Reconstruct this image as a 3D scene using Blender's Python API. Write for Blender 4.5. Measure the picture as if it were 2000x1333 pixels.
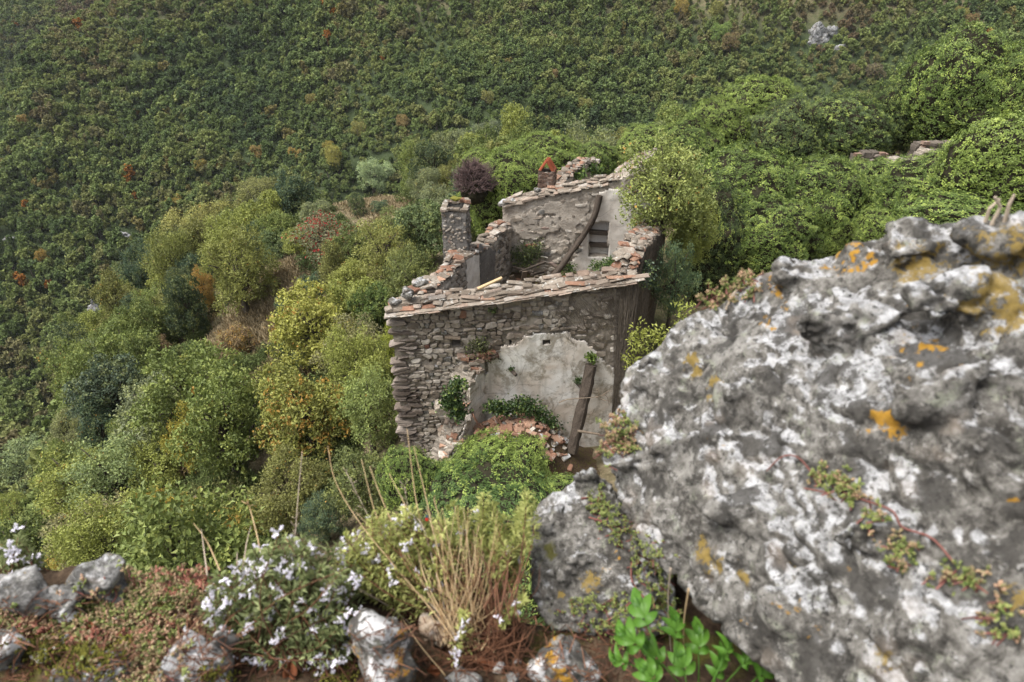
import bpy, bmesh, math, random, time
import numpy as np
from mathutils import Vector, Matrix, Euler
T0 = time.time()
for o in list(bpy.data.objects): bpy.data.objects.remove(o)
SC = bpy.context.scene
COL = SC.collection
R = math.radians
# ------------------------------------------------------------------ camera
PITCH = 33.0
cam_d = bpy.data.cameras.new('camera'); cam = bpy.data.objects.new('camera', cam_d); COL.objects.link(cam)
cam_d.lens = 24; cam_d.sensor_width = 36; cam_d.clip_start = 0.05; cam_d.clip_end = 5000
cam.location = (0, 0, 0); cam.rotation_euler = (R(90 - PITCH), 0, 0)
cam_d.dof.use_dof = True; cam_d.dof.focus_distance = 24.0; cam_d.dof.aperture_fstop = 6.3
SC.camera = cam
# ------------------------------------------------------------------ sky, sun, exposure
SUN_EL, SUN_AZ = 62.0, -105.0         # azimuth clockwise from +Y (camera forward); soft light from behind the left shoulder, high
w = bpy.data.worlds.new('World'); SC.world = w; w.use_nodes = True
nt = w.node_tree; nt.nodes.clear()
wo = nt.nodes.new('ShaderNodeOutputWorld'); bg = nt.nodes.new('ShaderNodeBackground')
sky = nt.nodes.new('ShaderNodeTexSky'); sky.sky_type = 'NISHITA'; sky.sun_disc = False
sky.sun_elevation = R(SUN_EL); sky.sun_rotation = R(SUN_AZ); sky.air_density = 1.0; sky.dust_density = 6.0; sky.ozone_density = 0.6
hs = nt.nodes.new('ShaderNodeHueSaturation'); hs.inputs['Saturation'].default_value = 0.35
nt.links.new(sky.outputs[0], hs.inputs['Color']); nt.links.new(hs.outputs[0], bg.inputs['Color'])
bg.inputs['Strength'].default_value = 0.12
nt.links.new(bg.outputs[0], wo.inputs[0])
sun_d = bpy.data.lights.new('sun', 'SUN'); sun = bpy.data.objects.new('sun', sun_d); COL.objects.link(sun)
sun_d.energy = 1.5; sun_d.angle = R(36); sun_d.color = (1.0, 0.97, 0.92)
az, el = R(SUN_AZ), R(SUN_EL)
sdir = Vector((math.sin(az) * math.cos(el), math.cos(az) * math.cos(el), math.sin(el)))
sun.rotation_euler = (-sdir).to_track_quat('-Z', 'Y').to_euler(); sun.location = (0, 0, 60)
SC.view_settings.view_transform = 'Standard'; SC.view_settings.look = 'None'
SC.view_settings.gamma = 1; SC.view_settings.use_curve_mapping = False
SC.view_settings.exposure = 1.2
SC.cycles.max_bounces = 5; SC.cycles.diffuse_bounces = 3; SC.cycles.glossy_bounces = 2
SC.cycles.transmission_bounces = 3; SC.cycles.use_denoising = True
# ------------------------------------------------------------------ pixel helpers: a pixel of the 2000 x 1333 photograph to a place
CP, SP = math.cos(R(PITCH)), math.sin(R(PITCH)); F = 24 / 36 * 2000
def ray(px, py):
    v = (666.5 - py) / F
    return Vector(((px - 1000) / F, CP + v * SP, -SP + v * CP))
def PY(px, py, Y):
    r = ray(px, py); return r * (Y / r.y)
def PS(px, py, s):
    return ray(px, py) * s
def proj(p):
    s = p[1] * CP - p[2] * SP
    return 1000 + F * p[0] / s, 666.5 - F * (p[1] * SP + p[2] * CP) / s, s
# ------------------------------------------------------------------ numpy noise
_g = np.random.RandomState(7)
_perm = np.concatenate([_g.permutation(256)] * 3)
_grad = _g.normal(size=(256, 3)); _grad /= np.linalg.norm(_grad, axis=1)[:, None]
def perlin(p, seed=0):
    p = np.asarray(p, float) + seed * 17.31
    i = np.floor(p).astype(int); f = p - i; i &= 255
    u = f * f * f * (f * (f * 6 - 15) + 10); out = 0
    for dx in (0, 1):
        for dy in (0, 1):
            for dz in (0, 1):
                hsh = _perm[_perm[_perm[(i[:, 0] + dx) & 255] + ((i[:, 1] + dy) & 255)] + ((i[:, 2] + dz) & 255)]
                g = _grad[hsh]
                d = (g * (f - np.array((dx, dy, dz)))).sum(1)
                wx = u[:, 0] if dx else 1 - u[:, 0]; wy = u[:, 1] if dy else 1 - u[:, 1]; wz = u[:, 2] if dz else 1 - u[:, 2]
                out = out + d * wx * wy * wz
    return out * 1.5
def fbm(p, octv=4, gain=0.5, seed=0):
    p = np.asarray(p, float); a = 1; s = 0
    for k in range(octv):
        s = s + a * perlin(p * (2.03 ** k), seed + k); a *= gain
    return s
def worley(p, seed=0):
    p = np.asarray(p, float) + seed * 9.7; i = np.floor(p).astype(int); f1 = np.full(len(p), 9.); f2 = np.full(len(p), 9.)
    for dx in (-1, 0, 1):
        for dy in (-1, 0, 1):
            for dz in (-1, 0, 1):
                c = i + np.array((dx, dy, dz)); cm = c & 255
                hsh = _perm[_perm[_perm[cm[:, 0]] + cm[:, 1]] + cm[:, 2]]
                q = c + 0.5 + 0.45 * _grad[hsh]
                d = np.linalg.norm(p - q, axis=1)
                f2 = np.minimum(f2, np.maximum(f1, d)); f1 = np.minimum(f1, d)
    return f1, f2
def n2(x, y, sc, octv=3, seed=0):
    x = np.asarray(x, float); y = np.asarray(y, float)
    return fbm(np.stack([x.ravel() * sc, y.ravel() * sc, np.full(x.size, 0.37)], 1), octv, 0.5, seed).reshape(x.shape)
def smooth(a, b, x):
    t = np.clip((x - a) / (b - a), 0, 1); return t * t * (3 - 2 * t)
def unit(a):
    return a / np.maximum(np.linalg.norm(a, axis=-1, keepdims=True), 1e-9)
# ------------------------------------------------------------------ mesh helpers
def mesh_np(name, v, f, mats=(), attrs=None, smooth_=False, midx=None):
    """v (N,3); f a (M,k) index array, one k per mesh."""
    v = np.asarray(v, np.float32); f = np.asarray(f, np.int32); k = f.shape[1]
    me = bpy.data.meshes.new(name)
    me.vertices.add(len(v)); me.vertices.foreach_set('co', v.ravel())
    me.loops.add(f.size); me.loops.foreach_set('vertex_index', f.ravel())
    me.polygons.add(len(f)); me.polygons.foreach_set('loop_start', np.arange(len(f), dtype=np.int32) * k)
    if midx is not None: me.polygons.foreach_set('material_index', np.asarray(midx, np.int32))
    me.update(calc_edges=True); me.validate()
    if attrs:
        for an, av in attrs.items():
            a = me.attributes.new(an, 'FLOAT', 'FACE' if len(av) == len(f) else 'POINT'); a.data.foreach_set('value', np.asarray(av, np.float32))
    for m in mats: me.materials.append(m)
    me.polygons.foreach_set('use_smooth', np.full(len(f), smooth_))
    return me
def link(name, me, parent=None, loc=None, rot=None, scale=None, color=None):
    o = bpy.data.objects.new(name, me); COL.objects.link(o)
    if parent is not None: o.parent = parent
    if loc is not None: o.location = loc
    if rot is not None: o.rotation_euler = rot
    if scale is not None: o.scale = scale
    if color is not None: o.color = color
    return o
def tag(o, label, cat=None, group=None, kind=None):
    o['label'] = label
    if cat: o['category'] = cat
    if group: o['group'] = group
    if kind: o['kind'] = kind
    return o
def empty(name, loc, label, cat, group=None, rot=None, kind=None):
    o = bpy.data.objects.new(name, None); COL.objects.link(o); o.location = loc; o.empty_display_size = 0.2
    if rot: o.rotation_euler = rot
    return tag(o, label, cat, group, kind)
class MB:
    """collects pieces with their own faces, builds one mesh"""
    def __init__(s): s.v = []; s.f = []; s.m = []; s.n = 0
    def add(s, v, f, mi=0):
        s.v.extend([tuple(q) for q in v]); s.f.extend([tuple(i + s.n for i in q) for q in f]); s.m.extend([mi] * len(f)); s.n += len(v)
    def mesh(s, name, mats, smooth_=False):
        me = bpy.data.meshes.new(name); me.from_pydata(s.v, [], s.f)
        for m in mats: me.materials.append(m)
        me.polygons.foreach_set('material_index', s.m); me.polygons.foreach_set('use_smooth', [smooth_] * len(s.f)); me.update(); return me
def tube(pts, rad, sides=6):
    pts = [Vector(p) for p in pts]; v = []; f = []; n = len(pts); ref = None
    for i, p in enumerate(pts):
        t = (pts[min(i + 1, n - 1)] - pts[max(i - 1, 0)]).normalized()
        if ref is None: ref = t.orthogonal().normalized()
        a = (ref - t * ref.dot(t))
        a = a.normalized() if a.length > 1e-6 else t.orthogonal().normalized(); ref = a; b = t.cross(a)
        r = rad[i] if hasattr(rad, '__len__') else rad
        for k in range(sides):
            an = 2 * math.pi * k / sides; v.append(p + (a * math.cos(an) + b * math.sin(an)) * r)
    for i in range(n - 1):
        for k in range(sides):
            k2 = (k + 1) % sides; f.append((i * sides + k, i * sides + k2, (i + 1) * sides + k2, (i + 1) * sides + k))
    f.append(tuple(range(sides))[::-1]); f.append(tuple(range((n - 1) * sides, n * sides)))
    return v, f
def curve_pts(ctrl, n):
    """Catmull-Rom through ctrl"""
    c = [Vector(p) for p in ctrl]; c = [c[0] * 2 - c[1]] + c + [c[-1] * 2 - c[-2]]; out = []
    m = len(c) - 3
    for i in range(n):
        u = i / (n - 1) * m; k = min(int(u), m - 1); t = u - k; a, b, d, e = c[k:k + 4]
        out.append(0.5 * ((2 * b) + (d - a) * t + (2 * a - 5 * b + 4 * d - e) * t * t + (3 * b - a - 3 * d + e) * t ** 3))
    return out
def hull(pts):
    bm = bmesh.new()
    for p in pts: bm.verts.new(p)
    r = bmesh.ops.convex_hull(bm, input=list(bm.verts))
    kill = list({g for g in r['geom_interior'] + r['geom_unused'] if isinstance(g, bmesh.types.BMVert)})
    if kill: bmesh.ops.delete(bm, geom=kill, context='VERTS')
    bm.verts.index_update(); v = [q.co.copy() for q in bm.verts]; f = [tuple(x.index for x in q.verts) for q in bm.faces]; bm.free(); return v, f
def leaves(c, d, n, L, W, fold=0.25, droop=0.12):
    """four-cornered folded leaves; returns verts (4N,3), faces (N,4)"""
    N = len(c); d = unit(d); s = unit(np.cross(n, d)); n = np.cross(d, s)
    L = np.broadcast_to(np.asarray(L, float), (N,))[:, None]; W = np.broadcast_to(np.asarray(W, float), (N,))[:, None]
    v = np.empty((N, 4, 3)); v[:, 0] = c - d * L * .5; v[:, 1] = c + s * W * .5 + n * W * fold
    v[:, 2] = c + d * L * .5 - n * L * droop; v[:, 3] = c - s * W * .5 + n * W * fold
    return v.reshape(-1, 3), np.arange(4 * N).reshape(N, 4)
def instmesh(name, v, f, mats, xf):
    """join transformed copies of a polygon soup (v list, f list) : xf list of 4x4"""
    mb = MB()
    for M in xf: mb.add([M @ Vector(q) for q in v], f)
    return mb.mesh(name, mats)
# ------------------------------------------------------------------ materials
class MN:
    def __init__(s, name):
        s.m = bpy.data.materials.new(name); s.m.use_nodes = True; s.t = s.m.node_tree; s.t.nodes.clear()
        s.out = s.t.nodes.new('ShaderNodeOutputMaterial'); s.b = s.t.nodes.new('ShaderNodeBsdfPrincipled')
        s.t.links.new(s.b.outputs[0], s.out.inputs[0]); s.b.inputs['Roughness'].default_value = 0.9
        s.b.inputs['Specular IOR Level'].default_value = 0.2
    def N(s, ty, **kw):
        n = s.t.nodes.new(ty)
        for k, v in kw.items(): setattr(n, k, v)
        return n
    def put(s, inp, v):
        if isinstance(v, bpy.types.NodeSocket): s.t.links.new(v, inp)
        elif v is not None: inp.default_value = (*v, 1) if isinstance(v, tuple) and len(v) == 3 and inp.type == 'RGBA' else v
    def coord(s, kind='Object', scale=None, off=None):
        o = s.N('ShaderNodeTexCoord').outputs[kind]
        if scale is not None or off is not None:
            mp = s.N('ShaderNodeMapping'); s.put(mp.inputs[0], o)
            if scale is not None: mp.inputs['Scale'].default_value = scale
            if off is not None: s.put(mp.inputs['Location'], off)
            o = mp.outputs[0]
        return o
    def noise(s, scale, co, detail=6, rough=0.6, dist=0.0):
        n = s.N('ShaderNodeTexNoise'); s.put(n.inputs['Vector'], co); n.inputs['Scale'].default_value = scale
        n.inputs['Detail'].default_value = detail; n.inputs['Roughness'].default_value = rough; n.inputs['Distortion'].default_value = dist
        return n.outputs['Fac']
    def voro(s, scale, co, feature='F1', out='Distance'):
        n = s.N('ShaderNodeTexVoronoi'); n.feature = feature; s.put(n.inputs['Vector'], co); n.inputs['Scale'].default_value = scale; return n.outputs[out]
    def ramp(s, fac, stops, interp='LINEAR'):
        n = s.N('ShaderNodeValToRGB'); r = n.color_ramp; r.interpolation = interp
        while len(r.elements) < len(stops): r.elements.new(0.5)
        for e, (p, c) in zip(r.elements, stops): e.position = p; e.color = (*c, 1) if hasattr(c, '__len__') else (c, c, c, 1)
        s.put(n.inputs[0], fac); return n.outputs[0]
    def math(s, op, a, b=None, clamp=False):
        n = s.N('ShaderNodeMath', operation=op, use_clamp=clamp); s.put(n.inputs[0], a); s.put(n.inputs[1], b); return n.outputs[0]
    def mix(s, fac, a, b, mode='MIX'):
        n = s.N('ShaderNodeMix', data_type='RGBA', blend_type=mode); s.put(n.inputs[0], fac); s.put(n.inputs[6], a); s.put(n.inputs[7], b); return n.outputs[2]
    def bump(s, h, strength=0.5, dist=0.02):
        n = s.N('ShaderNodeBump'); n.inputs['Strength'].default_value = strength; n.inputs['Distance'].default_value = dist
        s.put(n.inputs['Height'], h); s.put(s.b.inputs['Normal'], n.outputs[0])
    def base(s, c): s.put(s.b.inputs['Base Color'], c)
    def attr(s, name):
        n = s.N('ShaderNodeAttribute'); n.attribute_name = name; return n.outputs['Fac']
    def nz(s):
        g = s.N('ShaderNodeNewGeometry'); x = s.N('ShaderNodeSeparateXYZ'); s.put(x.inputs[0], g.outputs['Normal']); return x.outputs[2]
    def translucent(s, col, fac):
        t = s.N('ShaderNodeBsdfTranslucent'); s.put(t.inputs[0], col); mx = s.N('ShaderNodeMixShader'); mx.inputs[0].default_value = fac
        s.t.links.new(s.b.outputs[0], mx.inputs[1]); s.t.links.new(t.outputs[0], mx.inputs[2]); s.t.links.new(mx.outputs[0], s.out.inputs[0])

def leaf_mat(name, autumn=(0.40, 0.25, 0.06), tip=(0.36, 0.37, 0.10), tip_amt=0.4, rough=0.55, spread=(1.0, 2.3)):
    """object colour = the plant's green; its alpha = the share of leaves that have turned"""
    k = MN(name); oi = k.N('ShaderNodeObjectInfo'); lv = k.attr('lv'); cl = k.attr('cl')
    a = k.math('MULTIPLY_ADD', k.math('ADD', k.math('MULTIPLY', lv, 0.4), k.math('MULTIPLY', cl, 0.6)), spread[1] - spread[0]); a.node.inputs[2].default_value = spread[0]
    c = k.mix(1.0, oi.outputs['Color'], a, 'MULTIPLY')
    t = k.math('MULTIPLY', k.ramp(cl, [(0.55, 0), (0.95, 1)]), tip_amt)
    c = k.mix(t, c, tip)
    au = k.math('LESS_THAN', k.math('ADD', k.math('MULTIPLY', cl, 0.75), k.math('MULTIPLY', lv, 0.25)), oi.outputs['Alpha'])
    c = k.mix(au, c, autumn)
    k.base(c); k.b.inputs['Roughness'].default_value = rough; k.b.inputs['Specular IOR Level'].default_value = 0.3
    k.translucent(c, 0.22); return k.m
M = {}
M['leaf'] = leaf_mat('broadleaf')
M['leaf_red'] = leaf_mat('leaf_and_red_berries', autumn=(0.33, 0.035, 0.03), tip=(0.14, 0.15, 0.06))
M['ivy'] = leaf_mat('ivy_leaf', autumn=(0.2, 0.09, 0.03), tip=(0.38, 0.46, 0.11), tip_amt=0.75, rough=0.42, spread=(0.85, 2.1))
def far_mat():
    k = MN('far_wood_leaf'); oi = k.N('ShaderNodeObjectInfo')
    loc = oi.outputs['Location']; rnd = oi.outputs['Random']
    big = k.math('MULTIPLY_ADD', k.math('SUBTRACT', k.noise(0.012, loc, 3, 0.6), 0.5), 1.7); big.node.inputs[2].default_value = 0.5; med = k.noise(0.05, loc, 2, 0.5)
    v = k.math('ADD', k.math('MULTIPLY', rnd, 0.42), k.math('ADD', k.math('MULTIPLY', big, 0.95), k.math('MULTIPLY', med, 0.32)))
    v = k.math('SUBTRACT', v, 0.38)
    c = k.ramp(v, [(0.10, (0.072, 0.108, 0.048)), (0.30, (0.118, 0.165, 0.057)), (0.48, (0.170, 0.218, 0.070)),
                   (0.62, (0.22, 0.25, 0.08)), (0.76, (0.19, 0.175, 0.08)), (0.90, (0.17, 0.125, 0.07))])
    r2 = k.math('FRACT', k.math('MULTIPLY', rnd, 37.7))
    warm = k.math('ADD', r2, k.math('MULTIPLY', k.math('SUBTRACT', k.noise(0.02, loc, 2, 0.5), 0.5), 0.32))
    c = k.mix(k.math('GREATER_THAN', warm, 0.985), c, (0.20, 0.175, 0.06))
    c = k.mix(k.math('GREATER_THAN', warm, 1.03), c, (0.30, 0.13, 0.025))
    lv = k.attr('lv'); a = k.math('MULTIPLY_ADD', lv, 0.78); a.node.inputs[2].default_value = 0.58
    c = k.mix(1.0, c, a, 'MULTIPLY'); k.base(c); k.b.inputs['Roughness'].default_value = 0.7; k.translucent(c, 0.2); return k.m
M['far'] = far_mat()
def under_mat():
    k = MN('undergrowth_leaf'); oi = k.N('ShaderNodeObjectInfo'); v = k.math('ADD', k.math('MULTIPLY', oi.outputs['Random'], .6), k.math('MULTIPLY', k.noise(.09, oi.outputs['Location'], 2), .5))
    c = k.ramp(v, [(.2, (.05, .075, .03)), (.4, (.085, .115, .04)), (.55, (.12, .15, .05)), (.7, (.15, .155, .06)), (.85, (.155, .115, .06))])
    a = k.math('MULTIPLY_ADD', k.attr('cl'), .8); a.node.inputs[2].default_value = .6; c = k.mix(1., c, a, 'MULTIPLY'); k.base(c); k.translucent(c, .22); return k.m
M['under'] = under_mat()
def bark(name, a, b, scale=(9, 9, 1.6)):
    k = MN(name); co = k.coord('Object', scale); n = k.noise(2.0, co, 6, 0.65)
    k.base(k.ramp(n, [(0.3, a), (0.7, b)])); k.bump(n, 0.8, 0.02); return k.m
M['bark'] = bark('bark', (0.035, 0.028, 0.02), (0.13, 0.11, 0.085))
M['core'] = bark('dark_inner_hull', (0.012, 0.012, 0.006), (0.035, 0.03, 0.016), (3, 3, 3))  # near-black colour for the solid hull added inside the ivy
M['twig'] = bark('grey_twigs', (0.06, 0.04, 0.04), (0.16, 0.11, 0.10))
M['wood'] = bark('weathered_timber', (0.02, 0.016, 0.013), (0.12, 0.095, 0.075), (26, 26, 1.6))
M['wood2'] = bark('grey_board', (0.10, 0.08, 0.06), (0.24, 0.19, 0.14), (12, 12, 1.6))
M['dead_ivy'] = bark('dead_ivy_stems', (0.05, 0.042, 0.034), (0.19, 0.16, 0.13), (20, 20, 3))
def ground_mat():
    k = MN('hillside_ground'); co = k.coord('Object')
    n = k.noise(0.35, co, 8, 0.65); n2_ = k.noise(3.0, co, 8, 0.7)
    c = k.ramp(n2_, [(0.25, (0.05, 0.042, 0.026)), (0.45, (0.14, 0.11, 0.065)), (0.6, (0.22, 0.18, 0.11)), (0.8, (0.31, 0.27, 0.19))])
    g = k.ramp(n, [(0.45, 0), (0.62, 0.75)]); c = k.mix(g, c, (0.065, 0.075, 0.027))
    # woodland floor on the mountain: leaf litter and shade-loving growth
    x = k.N('ShaderNodeSeparateXYZ'); k.put(x.inputs[0], co); far = k.ramp(k.math('MULTIPLY', k.math('MULTIPLY', x.outputs[2], -1.0), 0.01), [(0.28, 0), (0.42, 1)])
    c = k.mix(far, c, k.ramp(n2_, [(0.3, (0.022, 0.034, 0.014)), (0.7, (0.055, 0.075, 0.028))]))
    k.base(c); k.bump(n2_, 1.0, 0.15); return k.m
M['ground'] = ground_mat()
def rock_mat(name, sc=1.0, white=0.5, orange=0.5, moss=0.0, base=((0.05, 0.046, 0.04), (0.14, 0.132, 0.118), (0.26, 0.25, 0.23)), dark=1.0, nzw=0.22):
    k = MN(name); co = k.coord('Object')
    oi = k.N('ShaderNodeObjectInfo'); add = k.N('ShaderNodeVectorMath', operation='ADD'); k.put(add.inputs[0], co); k.put(add.inputs[1], oi.outputs['Location']); co = add.outputs[0]
    n1 = k.noise(6 * sc, co, 12, 0.72); n3 = k.noise(48 * sc, co, 8, 0.74); n4 = k.noise(190 * sc, co, 4, 0.65)
    v = k.math('ADD', k.math('MULTIPLY', n1, 0.55), k.math('MULTIPLY', n3, 0.45))
    c = k.ramp(v, [(0.41, base[0]), (0.50, base[1]), (0.60, base[2])])
    # pale crustose lichen in ragged plates, thicker on what faces the sky
    w1 = k.noise(9 * sc, co, 12, 0.66); w2 = k.noise(3.2 * sc, co, 3, 0.5)
    wv = k.math('ADD', k.math('ADD', k.math('MULTIPLY', w1, 0.75), k.math('MULTIPLY', w2, 0.45)), k.math('MULTIPLY', k.nz(), nzw))
    th = 0.865 - 0.26 * white + 0.55 * (nzw - 0.22) + 0.05
    c = k.mix(k.ramp(wv, [(th - 0.01, 0), (th + 0.035, 0.95)]), c, k.mix(k.ramp(n3, [(.38, 0), (.62, 1)]), (0.17, 0.17, 0.168), (0.50, 0.505, 0.515)))
    w5 = k.noise(34 * sc, co, 9, 0.68)
    c = k.mix(k.ramp(w5, [(0.58, 0), (0.63, 0.7)]), c, k.mix(n4, (0.30, 0.29, 0.265), (0.46, 0.455, 0.445)))
    c = k.mix(k.ramp(k.noise(22 * sc, co, 6, 0.7), [(0.58, 0), (0.65, 0.6)]), c, (0.25, 0.265, 0.20))
    # black lichen and pits
    d = k.noise(13 * sc, co, 10, 0.66)
    c = k.mix(k.ramp(d, [(0.52, 0), (0.57, 0.9 * dark)]), c, k.mix(n3, (0.014, 0.013, 0.012), (0.10, 0.094, 0.084)))
    c = k.mix(k.ramp(k.noise(70 * sc, co, 6, 0.7), [(0.56, 0), (0.61, 0.85 * dark)]), c, (0.035, 0.033, 0.03))
    c = k.mix(k.ramp(k.noise(9 * sc, co, 3, 0.5), [(0.60, 0), (0.72, 0.35)]), c, (0.36, 0.29, 0.23))
    pal = k.math('ADD', k.attr('pale'), k.math('MULTIPLY', k.math('SUBTRACT', k.noise(40 * sc, co, 7, 0.7), 0.5), 2.2))
    c = k.mix(k.ramp(pal, [(0.48, 0), (0.62, 0.95)]), c, k.mix(n3, (0.40, 0.40, 0.40), (0.66, 0.66, 0.66)))
    lic = k.math('ADD', k.attr('lichen'), k.math('ADD', k.math('MULTIPLY', k.math('SUBTRACT', k.noise(18 * sc, co, 4, 0.6), 0.5), 1.6), k.math('MULTIPLY', k.math('SUBTRACT', k.noise(60 * sc, co, 8, 0.72), 0.5), 3.6)))
    c = k.mix(k.ramp(lic, [(0.48, 0), (0.72, 0.9)]), c, k.mix(k.noise(90 * sc, co, 5, .7), (0.09, 0.065, 0.02), (0.33, 0.23, 0.06)))
    if orange:
        o1 = k.math('ADD', k.math('MULTIPLY', k.noise(5.2 * sc, co, 3, 0.5), 0.65), k.math('MULTIPLY', k.noise(40 * sc, co, 5, 0.65), 0.35))
        t = 0.635 - 0.09 * orange
        c = k.mix(k.ramp(o1, [(t, 0), (t + 0.02, 0.95)]), c, k.mix(n4, (0.24, 0.12, 0.012), (0.44, 0.25, 0.035)))
    if moss:
        m1 = k.math('ADD', k.noise(6 * sc, co, 6, 0.6), k.math('MULTIPLY', k.nz(), 0.06)); t = 0.72 - 0.16 * moss
        c = k.mix(k.ramp(m1, [(t, 0), (t + 0.05, 0.9)]), c, k.mix(n4, (0.035, 0.035, 0.006), (0.16, 0.15, 0.025)))
    k.base(c); k.b.inputs['Roughness'].default_value = 0.88
    k.bump(k.math('ADD', v, k.math('MULTIPLY', n4, 0.25)), 0.9, 0.012 / sc); return k.m
M['boulder'] = rock_mat('lichen_limestone', 1.3, 0.50, 0.30, 0.0, dark=1.0, nzw=0.30)
M['boulder2'] = rock_mat('grey_limestone', 1.5, 0.42, 0.22, 0.25, dark=0.8)
M['rock'] = rock_mat('ledge_rock', 1.9, 0.22, 0.0, 0.35, base=((0.07, 0.068, 0.064), (0.17, 0.166, 0.158), (0.28, 0.275, 0.265)), dark=0.7)
M['rock_white'] = rock_mat('white_lichen_rock', 1.7, 0.62, 0.25, 0.2, dark=0.9)
M['pale_stone'] = rock_mat('pale_stone', 2.0, 0.9, 0.0, 0.0, base=((0.30, 0.25, 0.2), (0.5, 0.44, 0.37), (0.62, 0.58, 0.52)), dark=0.2)
M['tan_stone'] = rock_mat('tan_stone', 2.0, 0.0, 0.0, 0.0, base=((0.2, 0.14, 0.09), (0.36, 0.28, 0.2), (0.45, 0.37, 0.29)), dark=0.2)
M['crag'] = rock_mat('crag_rock', 0.06, 0.45, 0.0, 0.0, base=((0.08, 0.08, 0.08), (0.24, 0.24, 0.24), (0.4, 0.4, 0.4)), dark=0.8)
def stone_mat(name, stops, lichen=0.4, sc=1.0):
    k = MN(name); oi = k.N('ShaderNodeObjectInfo'); g = k.N('ShaderNodeNewGeometry')
    r = k.math('FRACT', k.math('ADD', oi.outputs['Random'], g.outputs['Random Per Island']))
    c = k.ramp(r, stops); p = g.outputs['Position']
    n = k.noise(9 * sc, p, 7, 0.68); c = k.mix(1.0, c, k.ramp(n, [(0.25, 0.65), (0.75, 1.2)]), 'MULTIPLY')
    st = k.noise(0.55, p, 4, 0.55); c = k.mix(1.0, c, k.ramp(st, [(0.35, (0.62, 0.58, 0.55)), (0.6, (1.05, 1.04, 1.02))]), 'MULTIPLY')
    c = k.mix(k.ramp(k.noise(5, p, 7, 0.7, 0.5), [(0.57, 0), (0.64, lichen)]), c, (0.44, 0.44, 0.41))
    c = k.mix(k.ramp(k.noise(4, p, 7, 0.72, 0.5), [(0.60, 0), (0.66, 0.6)]), c, (0.028, 0.025, 0.022))
    k.base(c); k.bump(k.noise(24 * sc, p, 5, 0.65), 0.7, 0.03); return k.m
M['stone'] = stone_mat('wall_stone', [(0, (0.15, 0.128, 0.105)), (0.25, (0.28, 0.245, 0.20)), (0.55, (0.36, 0.32, 0.27)), (0.85, (0.43, 0.395, 0.345)), (0.985, (0.46, 0.43, 0.385)), (1, (0.24, 0.11, 0.08))])
M['quoin'] = stone_mat('corner_stone', [(0, (0.10, 0.083, 0.07)), (0.5, (0.18, 0.15, 0.128)), (1, (0.27, 0.235, 0.205))], 0.15)
M['slab'] = stone_mat('coping_slab', [(0, (0.15, 0.125, 0.10)), (0.3, (0.25, 0.215, 0.175)), (0.6, (0.32, 0.285, 0.24)), (0.9, (0.28, 0.215, 0.17)), (1, (0.38, 0.355, 0.32))], 0.8)
M['tile'] = stone_mat('terracotta', [(0, (0.20, 0.11, 0.075)), (0.5, (0.30, 0.17, 0.115)), (1, (0.38, 0.25, 0.18))], 0.45)
M['redtile'] = stone_mat('red_tile', [(0, (0.36, 0.085, 0.04)), (1, (0.42, 0.12, 0.06))], 0.08)
M['brick'] = stone_mat('old_brick', [(0, (0.13, 0.085, 0.065)), (0.5, (0.22, 0.145, 0.11)), (1, (0.30, 0.23, 0.185))], 0.3)
M['lichen_stone'] = rock_mat('lichen_wall_stone', 0.35, 0.5, 0.0, 0.0, dark=0.6)
def mortar(name, cols, dark=0.6, stain=0.55):
    k = MN(name); p = k.N('ShaderNodeNewGeometry').outputs['Position']
    n = k.noise(1.3, p, 8, 0.68); n3 = k.noise(14, p, 7, 0.7)
    c = k.ramp(k.math('ADD', k.math('MULTIPLY', n, 0.55), k.math('MULTIPLY', n3, 0.45)), [(0.32, cols[0]), (0.5, cols[1]), (0.68, cols[2])])
    v = k.voro(7, p); c = k.mix(k.ramp(v, [(0.05, 0.25), (0.4, 0)]), c, cols[0])
    st = k.noise(0.5, p, 6, 0.62, 0.4); c = k.mix(k.ramp(st, [(0.50, 0), (0.66, stain)]), c, (0.05, 0.043, 0.036))
    c = k.mix(k.ramp(k.noise(6, p, 5, 0.7), [(0.60, 0), (0.66, dark)]), c, (0.03, 0.026, 0.02))
    k.base(c); k.bump(n3, 1.0, 0.04); return k.m
M['mortar'] = mortar('old_mortar', ((0.15, 0.13, 0.105), (0.29, 0.255, 0.212), (0.40, 0.36, 0.31)))
M['mortar_in'] = mortar('inner_render', ((0.20, 0.17, 0.135), (0.38, 0.335, 0.28), (0.50, 0.455, 0.395)), 0.4, 0.4)
M['mortar_grey'] = mortar('grey_render', ((0.07, 0.066, 0.06), (0.16, 0.15, 0.138), (0.26, 0.25, 0.235)), 0.7, 0.5)
M['mortar_dark'] = mortar('stem_stained_wall', ((0.06, 0.05, 0.04), (0.13, 0.11, 0.09), (0.20, 0.17, 0.14)), 0.7, 0.5)
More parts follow.
